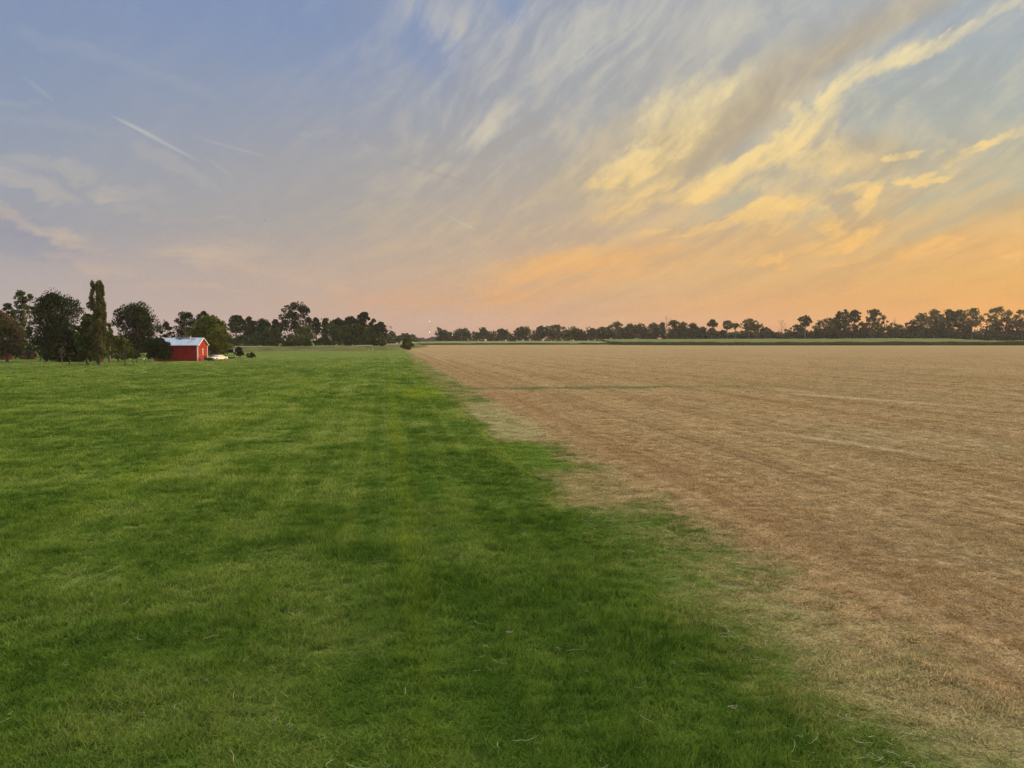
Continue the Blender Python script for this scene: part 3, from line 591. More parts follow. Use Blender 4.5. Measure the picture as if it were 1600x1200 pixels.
# underwood fill
def woods(name, label, segs, lm_, seed, leaf, nl=26, lobes_per=1.):
    rg = np.random.default_rng(seed); C = []; Rr = []
    for (p0, p1, d0, d1, yt, yv, thick) in segs:
        x0, y0 = at(p0, d0); x1, y1 = at(p1, d1); L = math.hypot(x1-x0, y1-y0); sc = (d0+d1)/2/F
        H = max(2.5, zat((p0+p1)/2, yt, (d0+d1)/2)-float(gz(np.array((x0+x1)/2), np.array((y0+y1)/2)))); r_ = H*.20+.5
        n = int(L*thick*.012*lobes_per*max(1, 14/H*.9)*2.2)+int(L/r_*3)
        for i in range(n):
            t = rg.random(); q = rg.random()*thick; px = p0+(p1-p0)*t; x = x0+(x1-x0)*t+q*fwd[0]; y = y0+(y1-y0)*t+q*fwd[1]
            hh = H*(.75+.3*math.sin(px*.13+seed)*math.sin(px*.31)+.2*rg.random()) ; z = hh*(rg.random()**.6)
            zz = float(gz(np.array(x), np.array(y))); C.append((x, y, zz+max(r_*.4, z-r_*.5))); Rr.append(r_*(.7+.6*rg.random()))
    V_, Fc, t = leaves(np.array(C), np.array(Rr), nl, leaf, rg, .8)
    o = obj(name, fast_mesh(name, V_, Fc, LM[lm_], {'tone': t})); tag(o, label, None, None, 'stuff'); return o
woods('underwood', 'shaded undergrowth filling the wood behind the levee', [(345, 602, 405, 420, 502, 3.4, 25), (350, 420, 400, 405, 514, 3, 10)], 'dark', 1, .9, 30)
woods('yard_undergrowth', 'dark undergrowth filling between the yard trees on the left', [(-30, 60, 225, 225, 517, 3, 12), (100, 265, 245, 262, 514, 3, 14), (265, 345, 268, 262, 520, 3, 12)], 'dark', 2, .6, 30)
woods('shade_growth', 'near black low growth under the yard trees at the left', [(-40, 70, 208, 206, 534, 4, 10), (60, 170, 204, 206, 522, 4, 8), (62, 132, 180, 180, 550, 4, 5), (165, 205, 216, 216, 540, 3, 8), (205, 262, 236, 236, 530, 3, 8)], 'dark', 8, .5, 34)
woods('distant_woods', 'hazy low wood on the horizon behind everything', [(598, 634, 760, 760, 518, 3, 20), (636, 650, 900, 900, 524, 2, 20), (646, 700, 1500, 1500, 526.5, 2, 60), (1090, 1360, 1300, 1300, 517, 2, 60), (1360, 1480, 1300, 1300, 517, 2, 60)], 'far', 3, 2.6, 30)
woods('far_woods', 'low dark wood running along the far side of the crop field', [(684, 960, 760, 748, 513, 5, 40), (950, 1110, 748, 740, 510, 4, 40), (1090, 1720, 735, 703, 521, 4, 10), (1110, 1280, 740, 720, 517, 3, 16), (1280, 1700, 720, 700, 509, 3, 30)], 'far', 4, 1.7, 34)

right_trees = [ # px, ytop, w, ycb, style, mat, label
 (692, 516, 22, 531, 'round', 'far', 'rounded tree ending the far wood nearest the radio mast'), (722, 514.5, 30, 531, 'round', 'far', 'broad low crown second from the mast end of the far wood'), (756, 515, 14, 530, 'round', 'far', 'small bump of a crown left of the first taller far trees'),
 (784, 514.5, 22, 531, 'round', 'far', 'wide domed crown right of the small bump crown'), (814, 510.5, 17, 528, 'round', 'far', 'round crown standing above the far wood left of the twin peaks'), (846, 509.5, 18, 529, 'round', 'far', 'left one of the twin peaked far crowns'), (868, 507.5, 24, 528, 'round', 'far', 'right and higher one of the twin peaked far crowns'),
 (902, 513.5, 22, 531, 'round', 'far', 'low crown in the dip right of the twin peaks'), (926, 513, 16, 530, 'round', 'far', 'small rounded crown at the right end of the dip'), (940, 511, 16, 530, 'round', 'far', 'crown that steps up to the big dark far one'), (963, 503, 29, 530, 'round', 'far', 'big dark rounded crown left of the bare topped tree'),
 (984, 505.5, 18, 530, 'round', 'far', 'first crown right of the big dark rounded one'), (1001, 505, 19, 530, 'round', 'far', 'second crown right of the big dark rounded one'), (1020, 504.5, 19, 530, 'round', 'far', 'crown just left of the bare topped tree'),
 (1035, 503, 10, 526, 'sparse', 'farlight', 'thin see through crown leaning on the bare topped tree'), (1053, 500, 18, 529, 'round', 'far', 'dense peaked crown just right of the bare topped tree'), (1067, 503, 15, 529, 'round', 'far', 'second dense crown right of the bare topped tree'), (1083, 505, 19, 529, 'round', 'far', 'third dense crown right of the bare topped tree'), (1098, 511, 12, 529, 'round', 'far', 'last low crown of the closed far wood'),
 (1113.5, 499, 13, 515, 'umbrella', 'far', 'ball topped tree on a bare stem right of the closed wood'), (1113, 513, 14, 529, 'bush', 'far', 'bushy clump under the ball topped tree'), (1136, 501, 13, 515, 'sparse', 'farlight', 'slim light crowned tree second right of the closed wood'), (1149, 505, 12, 514, 'umbrella', 'farlight', 'pale thin umbrella shaped tree'), (1129, 516, 10, 529, 'bush', 'far', 'small rounded clump between two slim trees'),
 (1170, 498, 20, 516, 'sparse', 'farlight', 'airy leaning crown left of the low hedge like trees'), (1181, 506, 22, 528, 'sparse', 'farlight', 'lower airy crown behind the leaning one'), (1197, 511.5, 20, 529, 'round', 'far', 'flat low tree left of the grey dead twigs'), (1246, 507, 24, 528, 'sparse', 'far', 'gappy tree at the foot of the flag shaped crown'), (1258, 493, 17, 510, 'sparse', 'far', 'flag shaped crown leaning right on a tall stem'),
 (1288, 498, 26, 527, 'round', 'far', 'wide dark tree at left of the three headed clump'), (1302, 496, 18, 527, 'round', 'far', 'shoulder crown left of the three headed clump'), (1311, 485.5, 14, 516, 'sparse', 'far', 'left head of the tall three headed clump'), (1322, 483, 15, 522, 'round', 'far', 'middle and highest head of the three headed clump'), (1335, 484, 15, 504, 'sparse', 'far', 'right head of the three headed clump'),
 (1346, 503, 24, 527, 'round', 'far', 'low dark tree between the clump and the forked crown'), (1366, 483, 28, 511, 'sparse', 'far', 'forked crown with a wide split top right of the clump'), (1362, 502, 36, 526, 'round', 'far', 'dark mass of leaves below the forked crown'), (1395, 505, 22, 526, 'round', 'far', 'small dark tree with a snag pointing up'),
 (1424, 503, 18, 520, 'sparse', 'far', 'small gappy tree opening the long far group on its left'), (1438, 490, 22, 516, 'sparse', 'farlight', 'light gappy crown first of the long group'), (1459, 483, 24, 515, 'sparse', 'farlight', 'second light crown of the long group'), (1470, 493, 20, 524, 'round', 'far', 'dark dense core of the long group'), (1481, 483.5, 22, 512, 'sparse', 'far', 'high dark crown in the middle of the long group'), (1498, 484, 20, 512, 'sparse', 'far', 'crown with sky gaps right of the middle of the group'), (1518, 481.5, 26, 512, 'sparse', 'farlight', 'rightmost wide crown of the long group'),
 (1497, 508, 44, 526, 'round', 'far', 'low dark growth under the long group'), (1556, 480, 29, 511, 'sparse', 'farlight', 'fan shaped crown standing apart on a clear forked trunk'), (1558, 503, 20, 526, 'round', 'far', 'dark leafy base of the fan shaped tree'), (1597, 484, 42, 510, 'sparse', 'farlight', 'airy crown cut by the right edge of the picture'), (1592, 500, 40, 526, 'round', 'far', 'dark growth at the right edge under the airy crown'), (1640, 486, 40, 522, 'round', 'far', 'tall dark tree just past the right edge')]
for i, (px, yt, w, ycb, st, lm_, lb) in enumerate(right_trees):
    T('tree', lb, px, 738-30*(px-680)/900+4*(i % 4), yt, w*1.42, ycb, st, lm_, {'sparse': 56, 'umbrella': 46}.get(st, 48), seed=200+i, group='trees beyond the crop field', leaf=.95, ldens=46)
dead_tree('dead_tree', 'bare pinkish dead tree sticking out above the closed far wood', 1041, 735, 495, 16, 1)
dead_tree('dead_tree', 'grey bare twiggy dead tree left of the flag shaped crown', 1221, 728, 501, 16, 2)
dead_tree('dead_snag', 'thin bare snag pointing right above a small dark tree', 1397, 722, 496, 6, 3)

# ------------------------------------------------------------------ crops
rg = np.random.default_rng(77)
def crop(name, label, p0, d0, p1, d1, h, lm_, depth_back, zr, seed, gap=0.):
    rg = np.random.default_rng(seed); x0, y0 = at(p0, d0); x1, y1 = at(p1, d1); L = math.hypot(x1-x0, y1-y0)
    V_ = []; N_ = int(L*16)
    # leaning strap leaves of the front rows
    t = rg.random(N_); q = rg.random(N_)**2*7; bx = x0+(x1-x0)*t+fwd[0]*q; by = y0+(y1-y0)*t+fwd[1]*q
    edge = 1+(vnoise(bx, by, 9., seed)-.5)*.28
    if gap: keep = vnoise(bx, by, 16., seed+3) > gap; bx, by, edge, q = bx[keep], by[keep], edge[keep], q[keep]; N_ = len(bx)
    zc = h*edge*(.12+.85*rg.random(N_)); a = rg.random(N_)*6.28; ln = .35+.3*rg.random(N_); w = .07+.06*rg.random(N_)
    ux, uy = np.cos(a), np.sin(a); s0 = np.stack([bx, by, zc-.3*rg.random(N_)], 1); s0[:, 2] = np.maximum(s0[:, 2], 0); e = s0+np.stack([ux*ln, uy*ln, .35-.4*rg.random(N_)], 1); m_ = s0*.45+e*.55+np.array([0, 0, .16])
    pw = np.stack([-uy*w, ux*w, w*.6], 1); A = np.stack([s0-pw*.4, s0+pw*.4, m_+pw, m_-pw], 1); B = np.stack([m_-pw, m_+pw, e+pw*.1, e-pw*.1], 1)
    VV = np.concatenate([A.reshape(-1, 3), B.reshape(-1, 3)]); VV[:, 2] += gz(VV[:, 0], VV[:, 1])
    tn = np.clip((zc/h)**2*.28+.10*rg.random(N_), 0, 1); tn = np.concatenate([np.repeat(tn, 4)]*2)  # shade painted in: front leaves get darker the lower they sit
    # canopy: ruffled sheet of leaves further in
    M = 60; nxs = int(L/2.2); ts = np.linspace(0, 1, nxs); qs = np.concatenate([[5.0], np.linspace(5.2, depth_back, M)])
    TT, QQ = np.meshgrid(ts, qs); cx = x0+(x1-x0)*TT+fwd[0]*QQ; cy = y0+(y1-y0)*TT+fwd[1]*QQ
    cz = h*.93*(1+(vnoise(cx, cy, 9., seed)-.5)*.28)+rg.normal(0, .07, cx.shape)
    cz[0] = .0
    if gap: cz *= .35+.65*np.clip((vnoise(cx, cy, 16., seed+3)-gap+.1)*5, 0, 1)
    cz = cz+gz(cx, cy); CV = np.stack([cx.ravel(), cy.ravel(), cz.ravel()], 1)
    I = (np.arange(M)[:, None]*nxs+np.arange(nxs-1)[None]).ravel(); F2 = np.stack([I, I+1, I+1+nxs, I+nxs], 1)+len(VV)
    F1 = np.arange(len(VV)).reshape(-1, 4)
    tc_ = np.clip(.95+.12*rg.normal(size=len(CV)), 0, 1.); tc_[:2*nxs] = .12  # pale canopy top, front wall painted dark as shade
    o = obj(name, fast_mesh(name, np.concatenate([VV, CV]), np.concatenate([F1, F2]), LM[lm_], {'tone': np.concatenate([tn, tc_])})); tag(o, label, None, None, 'stuff')
crop('corn_field', 'tall green corn standing along the far edge of the stubble', 955, 585, 1760, 455, 2.6, 'corn', 190, 0, 1)
crop('low_crop', 'low patchy green crop between the stubble and the far wood', 648, 600, 975, 590, 1.35, 'crop', 120, 0, 2, .30)

# ------------------------------------------------------------------ red barn
RED = surf('barn_red', (.36, .018, .014), .55, col2=(.42, .030, .020), scale=1.2)
m, g_ = mat('barn_siding'); p_ = g_.n.new('ShaderNodeTexCoord').outputs['Object']; X_, Y_, Z_ = g_.sep(p_)
ribs = g_.m('SINE', g_.mul(g_.add(X_, Y_), 21.)); nz = g_.noise(p_, .9, 5., .6)
c_ = g_.mix(g_.rng(nz, .3, .7), (.21, .008, .009), (.29, .015, .012)); c_ = g_.mix(g_.rng(ribs, .6, 1., 0., .35), c_, (.16, .010, .010))
b_ = g_.n.new('ShaderNodeBsdfPrincipled'); g_.put(b_.inputs['Base Color'], c_); b_.inputs['Roughness'].default_value = .6; b_.inputs['Specular IOR Level'].default_value = .12
bu = g_.n.new('ShaderNodeBump'); bu.inputs['Distance'].default_value = .03; g_.put(bu.inputs['Height'], ribs); g_.l.new(bu.outputs[0], b_.inputs['Normal']); fin(g_, b_.outputs[0]); SIDING = m
m, g_ = mat('roof_metal'); p_ = g_.n.new('ShaderNodeTexCoord').outputs['Object']; X_, Y_, Z_ = g_.sep(p_)
nz = g_.noise(g_.xyz(X_, g_.mul(Y_, .2), 0.), 1.3, 5., .6); seam = g_.m('SINE', g_.mul(X_, 10.)); c_ = g_.mix(g_.rng(nz, .3, .7), (.19, .23, .31), (.30, .35, .44))
c_ = g_.mix(g_.rng(seam, .85, 1., 0., .4), c_, (.3, .32, .36)); b_ = g_.n.new('ShaderNodeBsdfPrincipled'); g_.put(b_.inputs['Base Color'], c_); b_.inputs['Metallic'].default_value = .35; b_.inputs['Roughness'].default_value = .5; fin(g_, b_.outputs[0]); ROOF = m
WHITE = surf('white_trim', (.78, .76, .72), .6, var=.06); DARK = surf('dark_paint', (.03, .03, .035), .6); DWOOD = surf('dark_wood', (.035, .028, .022), .85); GREYM = surf('grey_metal', (.25, .26, .28), .5, .4)
GLASS = surf('window_glass', (.22, .20, .17), .15, spec=.8); RUB = surf('rubber', (.02, .02, .02), .85); PANELD = surf('skylight_dark', (.07, .08, .10), .35); CREAM = surf('cream_paint', (.74, .68, .58), .45, var=.05); GREYF = surf('grey_canvas', (.12, .12, .13), .8)

bx, by = at(308.5, 186.5)                 # near corner of the barn
los = math.atan2(bx, by); th = R(19)
# local axes: +x from near corner towards the left end of the long side is -ex; gable runs away along ey
gn = np.array([math.cos(-los)*math.cos(th)+0, 0, 0])
rt = np.array([math.cos(los), -math.sin(los)]); aw = np.array([math.sin(los), math.cos(los)])     # right of / away along the line of sight
gnorm = rt*math.cos(th)-aw*math.sin(th)                                                     # gable faces right and a little to us
ang = math.atan2(gnorm[1], gnorm[0])                                                        # local +x = gable normal
LB, WB, EV, RG = 10.4, 7.0, 3.85, 5.55
barn = empty('barn', (bx, by, 0), ang); tag(barn, 'red metal sided barn with grey roof and white corner trim on the lawn', 'barn')
w = MB(); w.prism([(0, 0), (0, 0)], 0, 0) if False else None
pts = [(0, 0), (0, EV), (WB/2, RG), (WB, EV), (WB, 0)]
for x_ in (0, -LB):
    pass
v0 = [(0, y_, z_) for y_, z_ in pts]; v1 = [(-LB, y_, z_) for y_, z_ in pts]
w.v = v0+v1; w.fn = [[0, 4, 3, 2, 1], [5, 6, 7, 8, 9]]; w.f4 = [(0, 1, 6, 5), (4, 9, 8, 3), (1, 2, 7, 6), (2, 3, 8, 7)]
w.build('wall', SIDING, barn)
def slope_slab(side, x0, x1, y0, y1, lift, th_):
    """slab lying on a roof slope, y from the eave (0) to the ridge (1)"""
    b = MB(); k_ = (RG-EV)/(WB/2)
    def P(x, t, dz):
        y_ = t*(WB/2); z_ = EV+k_*y_+dz; return (x, y_ if side > 0 else WB-y_, z_)
    q = [P(x0, y0, lift), P(x1, y0, lift), P(x1, y1, lift), P(x0, y1, lift)]; q2 = [P(x0, y0, lift+th_), P(x1, y0, lift+th_), P(x1, y1, lift+th_), P(x0, y1, lift+th_)]
    b.v = q+q2; b.f4 = [(0, 3, 2, 1), (4, 5, 6, 7), (0, 1, 5, 4), (1, 2, 6, 5), (2, 3, 7, 6), (3, 0, 4, 7)]; return b
rf = MB()
for s_ in (1, -1):
    a = slope_slab(s_, -LB-.35, .35, -.09, 1.0, .03, .07); o_ = len(rf.v); rf.v += a.v; rf.f4 += [tuple(i+o_ for i in f) for f in a.f4]
roof = rf.build('roof', ROOF, barn)
slope_slab(1, -2.55, -1.55, .72, .86, .105, .04).build('skylight', PANELD, roof); slope_slab(1, -5.6, -4.6, .70, .87, .105, .04).build('skylight', PANELD, roof)
st = slope_slab(1, -2.75, -2.0, .16, .66, .102, .012).build('stain', surf('roof_patch', (.26, .27, .30), .6), roof)
slope_slab(1, -2.0, -1.6, .30, .66, .102, .012).build('stain', st.data.materials[0], roof)
rv = MB(); rv.prism([(-6.4, RG+.02), (-2.9, RG+.02), (-2.9, RG+.27), (-6.4, RG+.27)], WB/2-.45, WB/2+.45); rv.build('ridge_vent', ROOF, roof)
tr_ = MB(); tr_.box((.012, .06, EV/2), (.05, .18, EV)); tr_.box((-.10, -.022, EV/2), (.2, .04, EV)); tr_.build('corner_trim', WHITE, barn)
tr2 = MB(); tr2.box((.03, WB-.09, EV/2), (.06, .2, EV)); tr2.build('corner_trim', WHITE, barn)
for s_ in (1, -1): slope_slab(s_, .30, .39, -.1, 1.0, -.08, .16).build('rake_trim', WHITE, barn)
wn = MB().box((.03, WB*.50, 2.15), (.05, .72, 1.5)).build('window', WHITE, barn); MB().box((.06, WB*.50, 2.42), (.03, .54, .62)).build('pane', GLASS, wn); MB().box((.06, WB*.50, 1.74), (.03, .54, .55)).build('pane', GLASS, wn)
dr = MB().box((.03, WB*.80, 1.05), (.05, .95, 2.1)).build('door', surf('door_red', (.26, .03, .02), .6), barn); MB().box((.08, WB*.80-.36, 1.0), (.06, .05, .14)).build('handle', GREYM, dr)

# ------------------------------------------------------------------ white car, trailer, tarp
def place(px, depth): x, y = at(px, depth); los_ = math.atan2(x, y); return x, y, los_
x, y, los_ = place(341, 189); car = empty('parked_car', (x, y, 0), -los_+R(46)); tag(car, 'cream white old two door car parked beside the barn gable', 'car')
# local +x to the right of view, -y towards the camera; left end is the nose
body = MB(); body.prism([(-2.25, .42), (-2.28, .62), (-2.1, .80), (-.95, .90), (1.15, .92), (2.15, .86), (2.25, .62), (2.2, .40), (1.85, .36), (1.75, .56), (1.45, .66), (1.15, .56), (1.05, .34), (-1.05, .34), (-1.15, .56), (-1.45, .66), (-1.75, .56), (-1.85, .36)], -.86, .86)
body.build('body', CREAM, car, bevel=.05)
cab = MB(); lo = [(-.95, .90), (1.25, .92)]; hi = [(-.35, 1.36), (.72, 1.38)]
cab.v = [(-.95, -.80, .89), (1.3, -.80, .91), (1.3, .80, .91), (-.95, .80, .89), (-.38, -.62, 1.37), (.70, -.62, 1.39), (.70, .62, 1.39), (-.38, .62, 1.37)]
cab.f4 = [(4, 5, 6, 7), (0, 1, 5, 4), (1, 2, 6, 5), (2, 3, 7, 6), (3, 0, 4, 7)]; cb = cab.build('cabin', CREAM, car, bevel=.04)
for sy in (-1, 1):
    gq = MB(); yo = sy*.012
    gq.poly([(-.66, sy*.79+yo, .97), (.20, sy*.79+yo, .97), (.16, sy*.665+yo, 1.30), (-.34, sy*.665+yo, 1.30)]); gq.poly([(.28, sy*.79+yo, .97), (1.0, sy*.79+yo, .98), (.62, sy*.665+yo, 1.31), (.24, sy*.665+yo, 1.30)])
    gq.build('side_window', surf('pale_glass', (.50, .44, .36), .12, spec=.9), car)
wsd = MB().poly([(-.93, -.66, .95), (-.93, .66, .95), (-.45, .54, 1.32), (-.45, -.54, 1.32)]); wsd.build('windshield', GLASS, car)
for wx in (-1.45, 1.45):
    for sy in (-1, 1):
        tq = MB(); tq.tube([(wx, sy*.62, .31), (wx, sy*.85, .31)], [.31, .31], 16); wh = tq.build('wheel', RUB, car); MB().tube([(wx, sy*.84, .31), (wx, sy*.87, .31)], [.17, .15], 12).build('rim', GREYM, wh)
MB().box((-2.3, 0, .52), (.12, 1.66, .14)).build('bumper', GREYM, car); MB().box((2.27, 0, .52), (.12, 1.66, .14)).build('bumper', GREYM, car)
for sy in (-.6, .6): MB().tube([(-2.26, sy, .70), (-2.31, sy, .70)], [.10, .10], 12).build('headlight', surf('lamp_glass', (.7, .7, .68), .2), car)

x, y, los_ = place(325, 184.5); tl = empty('utility_trailer', (x, y, 0), -los_+R(6)); tag(tl, 'low dark utility trailer left of the cream car by the barn', 'trailer')
MB().box((0, 0, .50), (1.65, 1.4, .5)).build('bed', DARK, tl); q = MB()
for yy in (-.7, .7): q.box((0, yy, .79), (1.7, .05, .07))
for xx in (-.83, .83): q.box((xx, 0, .79), (.05, 1.35, .07))
q.build('rail', GREYM, tl)
for yy in (-.76, .76): MB().tube([(.1, yy-.08, .27), (.1, yy+.08, .27)], [.27, .27], 14).build('wheel', RUB, tl)
MB().tube([(-.8, 0, .35), (-1.5, 0, .35)], [.04, .04], 6).build('hitch', GREYM, tl)
x, y, los_ = place(334, 193); tp = empty('tarp_pile', (x, y, 0), -los_); tag(tp, 'dark tarp covered heap behind the trailer and cream car', 'tarp')
rg = np.random.default_rng(9); V_ = []; n_ = 18
for i in range(n_+1):
    for j in range(n_+1):
        u, v = i/n_*2-1, j/n_*2-1; r_ = max(abs(u), abs(v)); h_ = 1.5*(1-r_**3)*(.85+.15*math.sin(5*u+2)*math.cos(4*v))+rg.normal(0, .03); V_.append((u*1.1, v*1.2, max(0, h_)))
I = [(i*(n_+1)+j, (i+1)*(n_+1)+j, (i+1)*(n_+1)+j+1, i*(n_+1)+j+1) for i in range(n_) for j in range(n_)]
obj('cover', fast_mesh('cover', np.array(V_), np.array(I), GREYF, smooth=True), tp)

# open dark shelter
x, y, los_ = place(358.5, 214); sh = empty('shelter', (x, y, 0), -los_); tag(sh, 'small open dark roofed shelter on posts right of the cream car', 'shelter')
b = MB(); b.v = [(-1.35, -1.1, 2.35), (1.35, -1.1, 2.35), (1.35, 1.1, 2.75), (-1.35, 1.1, 2.75), (-1.35, -1.1, 2.45), (1.35, -1.1, 2.45), (1.35, 1.1, 2.85), (-1.35, 1.1, 2.85)]
b.f4 = [(0, 3, 2, 1), (4, 5, 6, 7), (0, 1, 5, 4), (1, 2, 6, 5), (2, 3, 7, 6), (3, 0, 4, 7)]; b.build('roof', DWOOD, sh)
MB().box((0, 1.02, 2.05), (2.3, .06, 1.15)).build('back_panel', DWOOD, sh); MB().box((-1.17, 0, 1.95), (.06, 1.9, .85)).build('side_panel', DWOOD, sh)
for px_ in (-1.17, 1.17):
    for py_ in (-1., .95): MB().box((px_*1.03, py_, 1.2), (.11, .11, 2.4)).build('post', DWOOD if px_ < 0 or py_ > 0 else surf('grey_post', (.16, .15, .12), .8), sh)
MB().box((0, -.95, .16), (2.3, .1, .3)).build('skid', DWOOD, sh); MB().box((0, -.95, .75), (2.3, .05, .08)).build('rail', DWOOD, sh)
x, y, los_ = place(365.3, 212.5); ps = empty('white_sign', (x, y, 0), -los_); tag(ps, 'narrow white board on a post at the right corner of the dark shelter', 'sign')
MB().box((0, 0, 1.2), (.09, .09, 2.4)).build('post', DWOOD, ps); MB().box((0, -.07, 2.1), (.28, .03, .95)).build('board', WHITE, ps)

# small yard things
x, y, los_ = place(238.2, 180); ch = empty('lawn_chair', (x, y, 0), -los_+R(25)); tag(ch, 'white slanted lawn chair in front of the dark bush by the barn', 'chair')
MB().box((0, 0, .36), (.62, .55, .06)).build('seat', WHITE, ch)
b = MB(); b.v = [(-.3, .25, .36), (.3, .25, .36), (.3, .55, 1.02), (-.3, .55, 1.02), (-.3, .30, .36), (.3, .30, .36), (.3, .60, 1.02), (-.3, .60, 1.02)]; b.f4 = [(0, 1, 2, 3), (4, 7, 6, 5), (0, 4, 5, 1), (1, 5, 6, 2), (2, 6, 7, 3), (3, 7, 4, 0)]; b.build('backrest', WHITE, ch)
for sx in (-.3, .3):
    for sy in (-.25, .25): MB().box((sx*1.04, sy*1.05, .19), (.08, .08, .38)).build('leg', WHITE, ch)
    MB().box((sx*1.2, 0, .60), (.12, .6, .04)).build('armrest', WHITE, ch)
x, y, los_ = place(240.6, 181.5); jr = empty('gas_tank', (x, y, 0), -los_); tag(jr, 'small upright white tank right of the white lawn chair', 'tank')
MB().tube([(0, 0, 0), (0, 0, .12), (0, 0, .85), (0, 0, .98)], [.17, .2, .2, .1], 14).build('body', WHITE, jr, True); MB().tube([(0, 0, .98), (0, 0, 1.08)], [.07, .07], 10).build('valve', GREYM, jr)
x, y, los_ = place(226.3, 166); sk = MB().tube([(0, 0, 0), (.12, 0, .35)], [.06, .05], 8).build('stake', surf('rusty', (.16, .07, .03), .9)); sk.location = (x, y, 0); tag(sk, 'short leaning rusty stake in the lawn left of the white chair', 'stake')
x, y, los_ = place(218.5, 170); tb = empty('picnic_table', (x, y, 0), -los_); tag(tb, 'dark wooden table behind the smaller orchard tree', 'table')
MB().box((0, 0, .78), (2.1, .8, .07)).build('tabletop', DWOOD, tb)
for sx in (-.8, .8): MB().box((sx, 0, .37), (.09, .65, .74)).build('leg', DWOOD, tb)
x, y, los_ = place(223.6, 169.5); cn = empty('white_bucket', (x, y, .815), -los_); tag(cn, 'small white bucket on the right end of the dark table', 'bucket')
MB().tube([(0, 0, 0), (0, 0, .3)], [.13, .16], 12).build('pail', WHITE, cn); MB().tube([(-.16, 0, .3), (0, 0, .44), (.16, 0, .3)], [.01]*3, 5).build('handle', GREYM, cn)
x, y, los_ = place(147.2, 158.5); bn = empty('bench', (x, y, 0), -los_); tag(bn, 'low dark wooden bench on the lawn left of the poplar trunk', 'bench')
MB().box((0, 0, .42), (.85, .35, .09)).build('seat', DWOOD, bn)
for sx in (-.36, .36): MB().box((sx, 0, .19), (.08, .3, .38)).build('leg', DWOOD, bn)
x, y, los_ = place(90.5, 183); bxo = empty('storage_box', (x, y, 0), -los_); tag(bxo, 'dark brown upright cabinet under the biggest dark tree', 'cabinet')
MB().box((0, 0, 1.0), (1.0, .8, 2.0)).build('case', DWOOD, bxo); MB().box((0, 0, 2.05), (1.15, .95, .09)).build('lid', DWOOD, bxo); dd = MB().box((0, -.415, 1.0), (.8, .03, 1.8)).build('door', surf('brown_door', (.06, .04, .03), .8), bxo); MB().box((.3, -.45, 1.0), (.03, .04, .15)).build('handle', GREYM, dd)
def outhouse(px, depth, w_, h_, rz, label, col):
    x, y, los_ = place(px, depth); o = empty('shed', (x, y, 0), -los_+rz); tag(o, label, 'shed'); m_ = surf('shed_paint', col, .7)
    MB().box((0, 0, h_/2), (w_, 4, h_)).build('wall', m_, o); b = MB(); b.prism([(-w_/2-.3, h_+.02), (w_/2+.3, h_+.02), (0, h_+1.1)], -2.3, 2.3); b.build('roof', DWOOD, o)
    MB().box((0, -2.03, 1.0), (1., .05, 2.)).build('door', WHITE if False else DWOOD, o); MB().box((w_*.3, -2.03, 1.5), (.7, .05, .7)).build('window', GLASS, o)
outhouse(0, 205, 5, 2.2, 0, 'dark red shed half hidden behind the trees at the left edge', (.22, .02, .015))
outhouse(44, 208, 2.6, 1.5, 0, 'small dark red lean-to glimpsed under the big dark tree', (.18, .02, .012))
x, y, los_ = place(290.5, 240); po = empty('utility_pole', (x, y, 0), -los_); tag(po, 'weathered grey utility pole rising behind the barn roof', 'pole')
Hp = zat(290.5, 500, 240); MB().tube([(0, 0, 0), (0, 0, Hp)], [.12, .08], 8).build('shaft', PALEBARK, po); MB().box((0, -.12, Hp-.7), (1.6, .08, .1)).build('crossarm', PALEBARK, po)
for sx in (-.7, 0.3, .7): MB().tube([(sx, -.12, Hp-.64), (sx, -.12, Hp-.46)], [.05, .03], 8).build('insulator', GREYM, po)
for i, (px, py, dp, lb) in enumerate([(576.3, 546.5, 344, 'left and fainter of two pale stakes at the levee foot'), (582, 545.4, 346, 'right and whiter of two pale stakes at the levee foot')]):
    x, y, los_ = place(px, dp); s_ = empty('marker_stake', (x, y, .0), -los_); tag(s_, lb, 'stake', 'marker stakes at the levee foot'); MB().box((0, 0, .5), (.10, .10, .9)).build('post', WHITE, s_); MB().box((0, 0, .75+.1*i), (.22+.16*i, .12, .3)).build('cap', WHITE, s_)

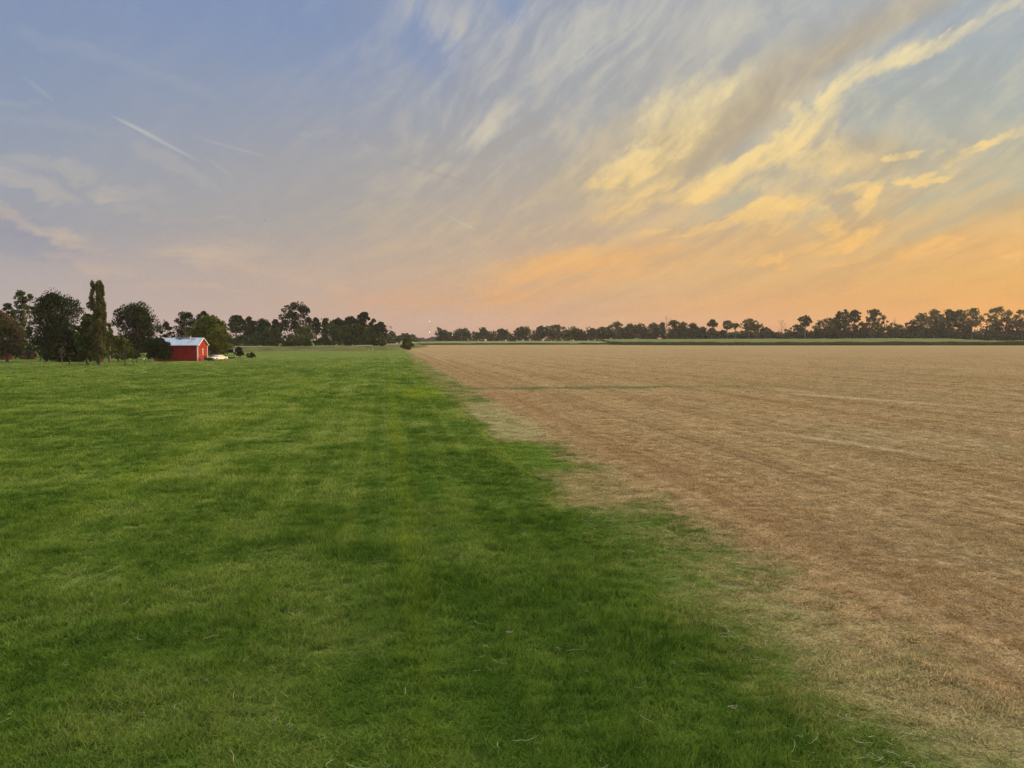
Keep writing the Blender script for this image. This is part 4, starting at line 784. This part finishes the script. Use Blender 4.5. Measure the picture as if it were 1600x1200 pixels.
# ------------------------------------------------------------------ radio mast
x, y, los_ = place(671.3, 1560); mh = zat(671.3, 502, 1560); rm = empty('radio_mast', (x, y, 0), -los_); tag(rm, 'thin far radio mast with two white strobe lights on the horizon', 'mast')
b = MB()
for k_ in range(3):
    a = k_*2.094; b.tube([(.55*math.cos(a), .55*math.sin(a), 0), (.55*math.cos(a), .55*math.sin(a), mh)], [.10, .10], 5)
zz = 0; i = 0
while zz < mh-3:
    a0_, a1_ = i*2.094, (i+1)*2.094; b.tube([(.55*math.cos(a0_), .55*math.sin(a0_), zz), (.55*math.cos(a1_), .55*math.sin(a1_), zz+3)], [.06, .06], 4, False); zz += 3; i += 1
b.build('lattice', GREYM, rm)
em, eg = mat('strobe'); e_ = eg.n.new('ShaderNodeEmission'); e_.inputs[0].default_value = (1, .93, .82, 1); e_.inputs[1].default_value = 6.; fin(eg, e_.outputs[0])
for py in (502, 519):
    zc = zat(671.3, py, 1560); b = MB(); b.tube([(0, 0, zc-.55), (0, 0, zc-.35), (0, 0, zc), (0, 0, zc+.35), (0, 0, zc+.55)], [.2, .45, .55, .45, .2], 10); b.build('beacon', em, rm, True)

# ------------------------------------------------------------------ birds
def bird(px, py, depth, span, rz, label):
    d = ray(px, py)/F*depth; V_ = []; n_ = 9; st_ = [(-.5, .008), (-.42, .05), (-.3, .085), (-.1, .11), (.1, .105), (.25, .075), (.34, .07), (.42, .04), (.5, .006)]
    b = MB(); k_ = span*.9; b.tube([(0, x_*k_, .02*math.sin(x_*4)) for x_, r_ in st_], [r_*k_*.8 for x_, r_ in st_], 8)
    for sx in (-1, 1):
        o_ = len(b.v); w_ = [(.05, -.12, 0), (.05, .14, 0), (.32, .16, .12), (.30, -.06, .12), (.52, .02, .06)]
        for dz_ in (0, .012):
            for p in w_: b.v.append((sx*p[0]*span, p[1]*span, (p[2]+dz_)*span))
        b.f4 += [(o_, o_+1, o_+2, o_+3), (o_+5, o_+8, o_+7, o_+6)]; b.fn += [[o_+3, o_+2, o_+4], [o_+8, o_+9, o_+7]]
    o = b.build('bird', DARK, None, True); o.location = (d[0], d[1], CAMH+d[2]); o.rotation_euler = (0, R(12), rz); tag(o, label, 'bird')
bird(414, 345, 110, .34, R(70), 'tiny dark bird flying low in the left sky above the wood'); bird(1055, 244, 110, .34, R(-50), 'tiny dark bird flying high before the cream clouds at right')

# ------------------------------------------------------------------ haze
HD = 0.00007
hb = MB(); hb.box((250, 700, 22.5), (2900, 1900, 51))
hm, hg = mat('haze_air'); pv = hg.n.new('ShaderNodeVolumePrincipled'); pv.inputs['Color'].default_value = (.95, .93, .92, 1); pv.inputs['Density'].default_value = HD
ho = hg.n.new('ShaderNodeOutputMaterial'); hg.l.new(pv.outputs[0], ho.inputs['Volume'])
if HD > 0: tag(hb.build('haze', hm), 'thin warm evening haze over the far fields', None, None, 'stuff')
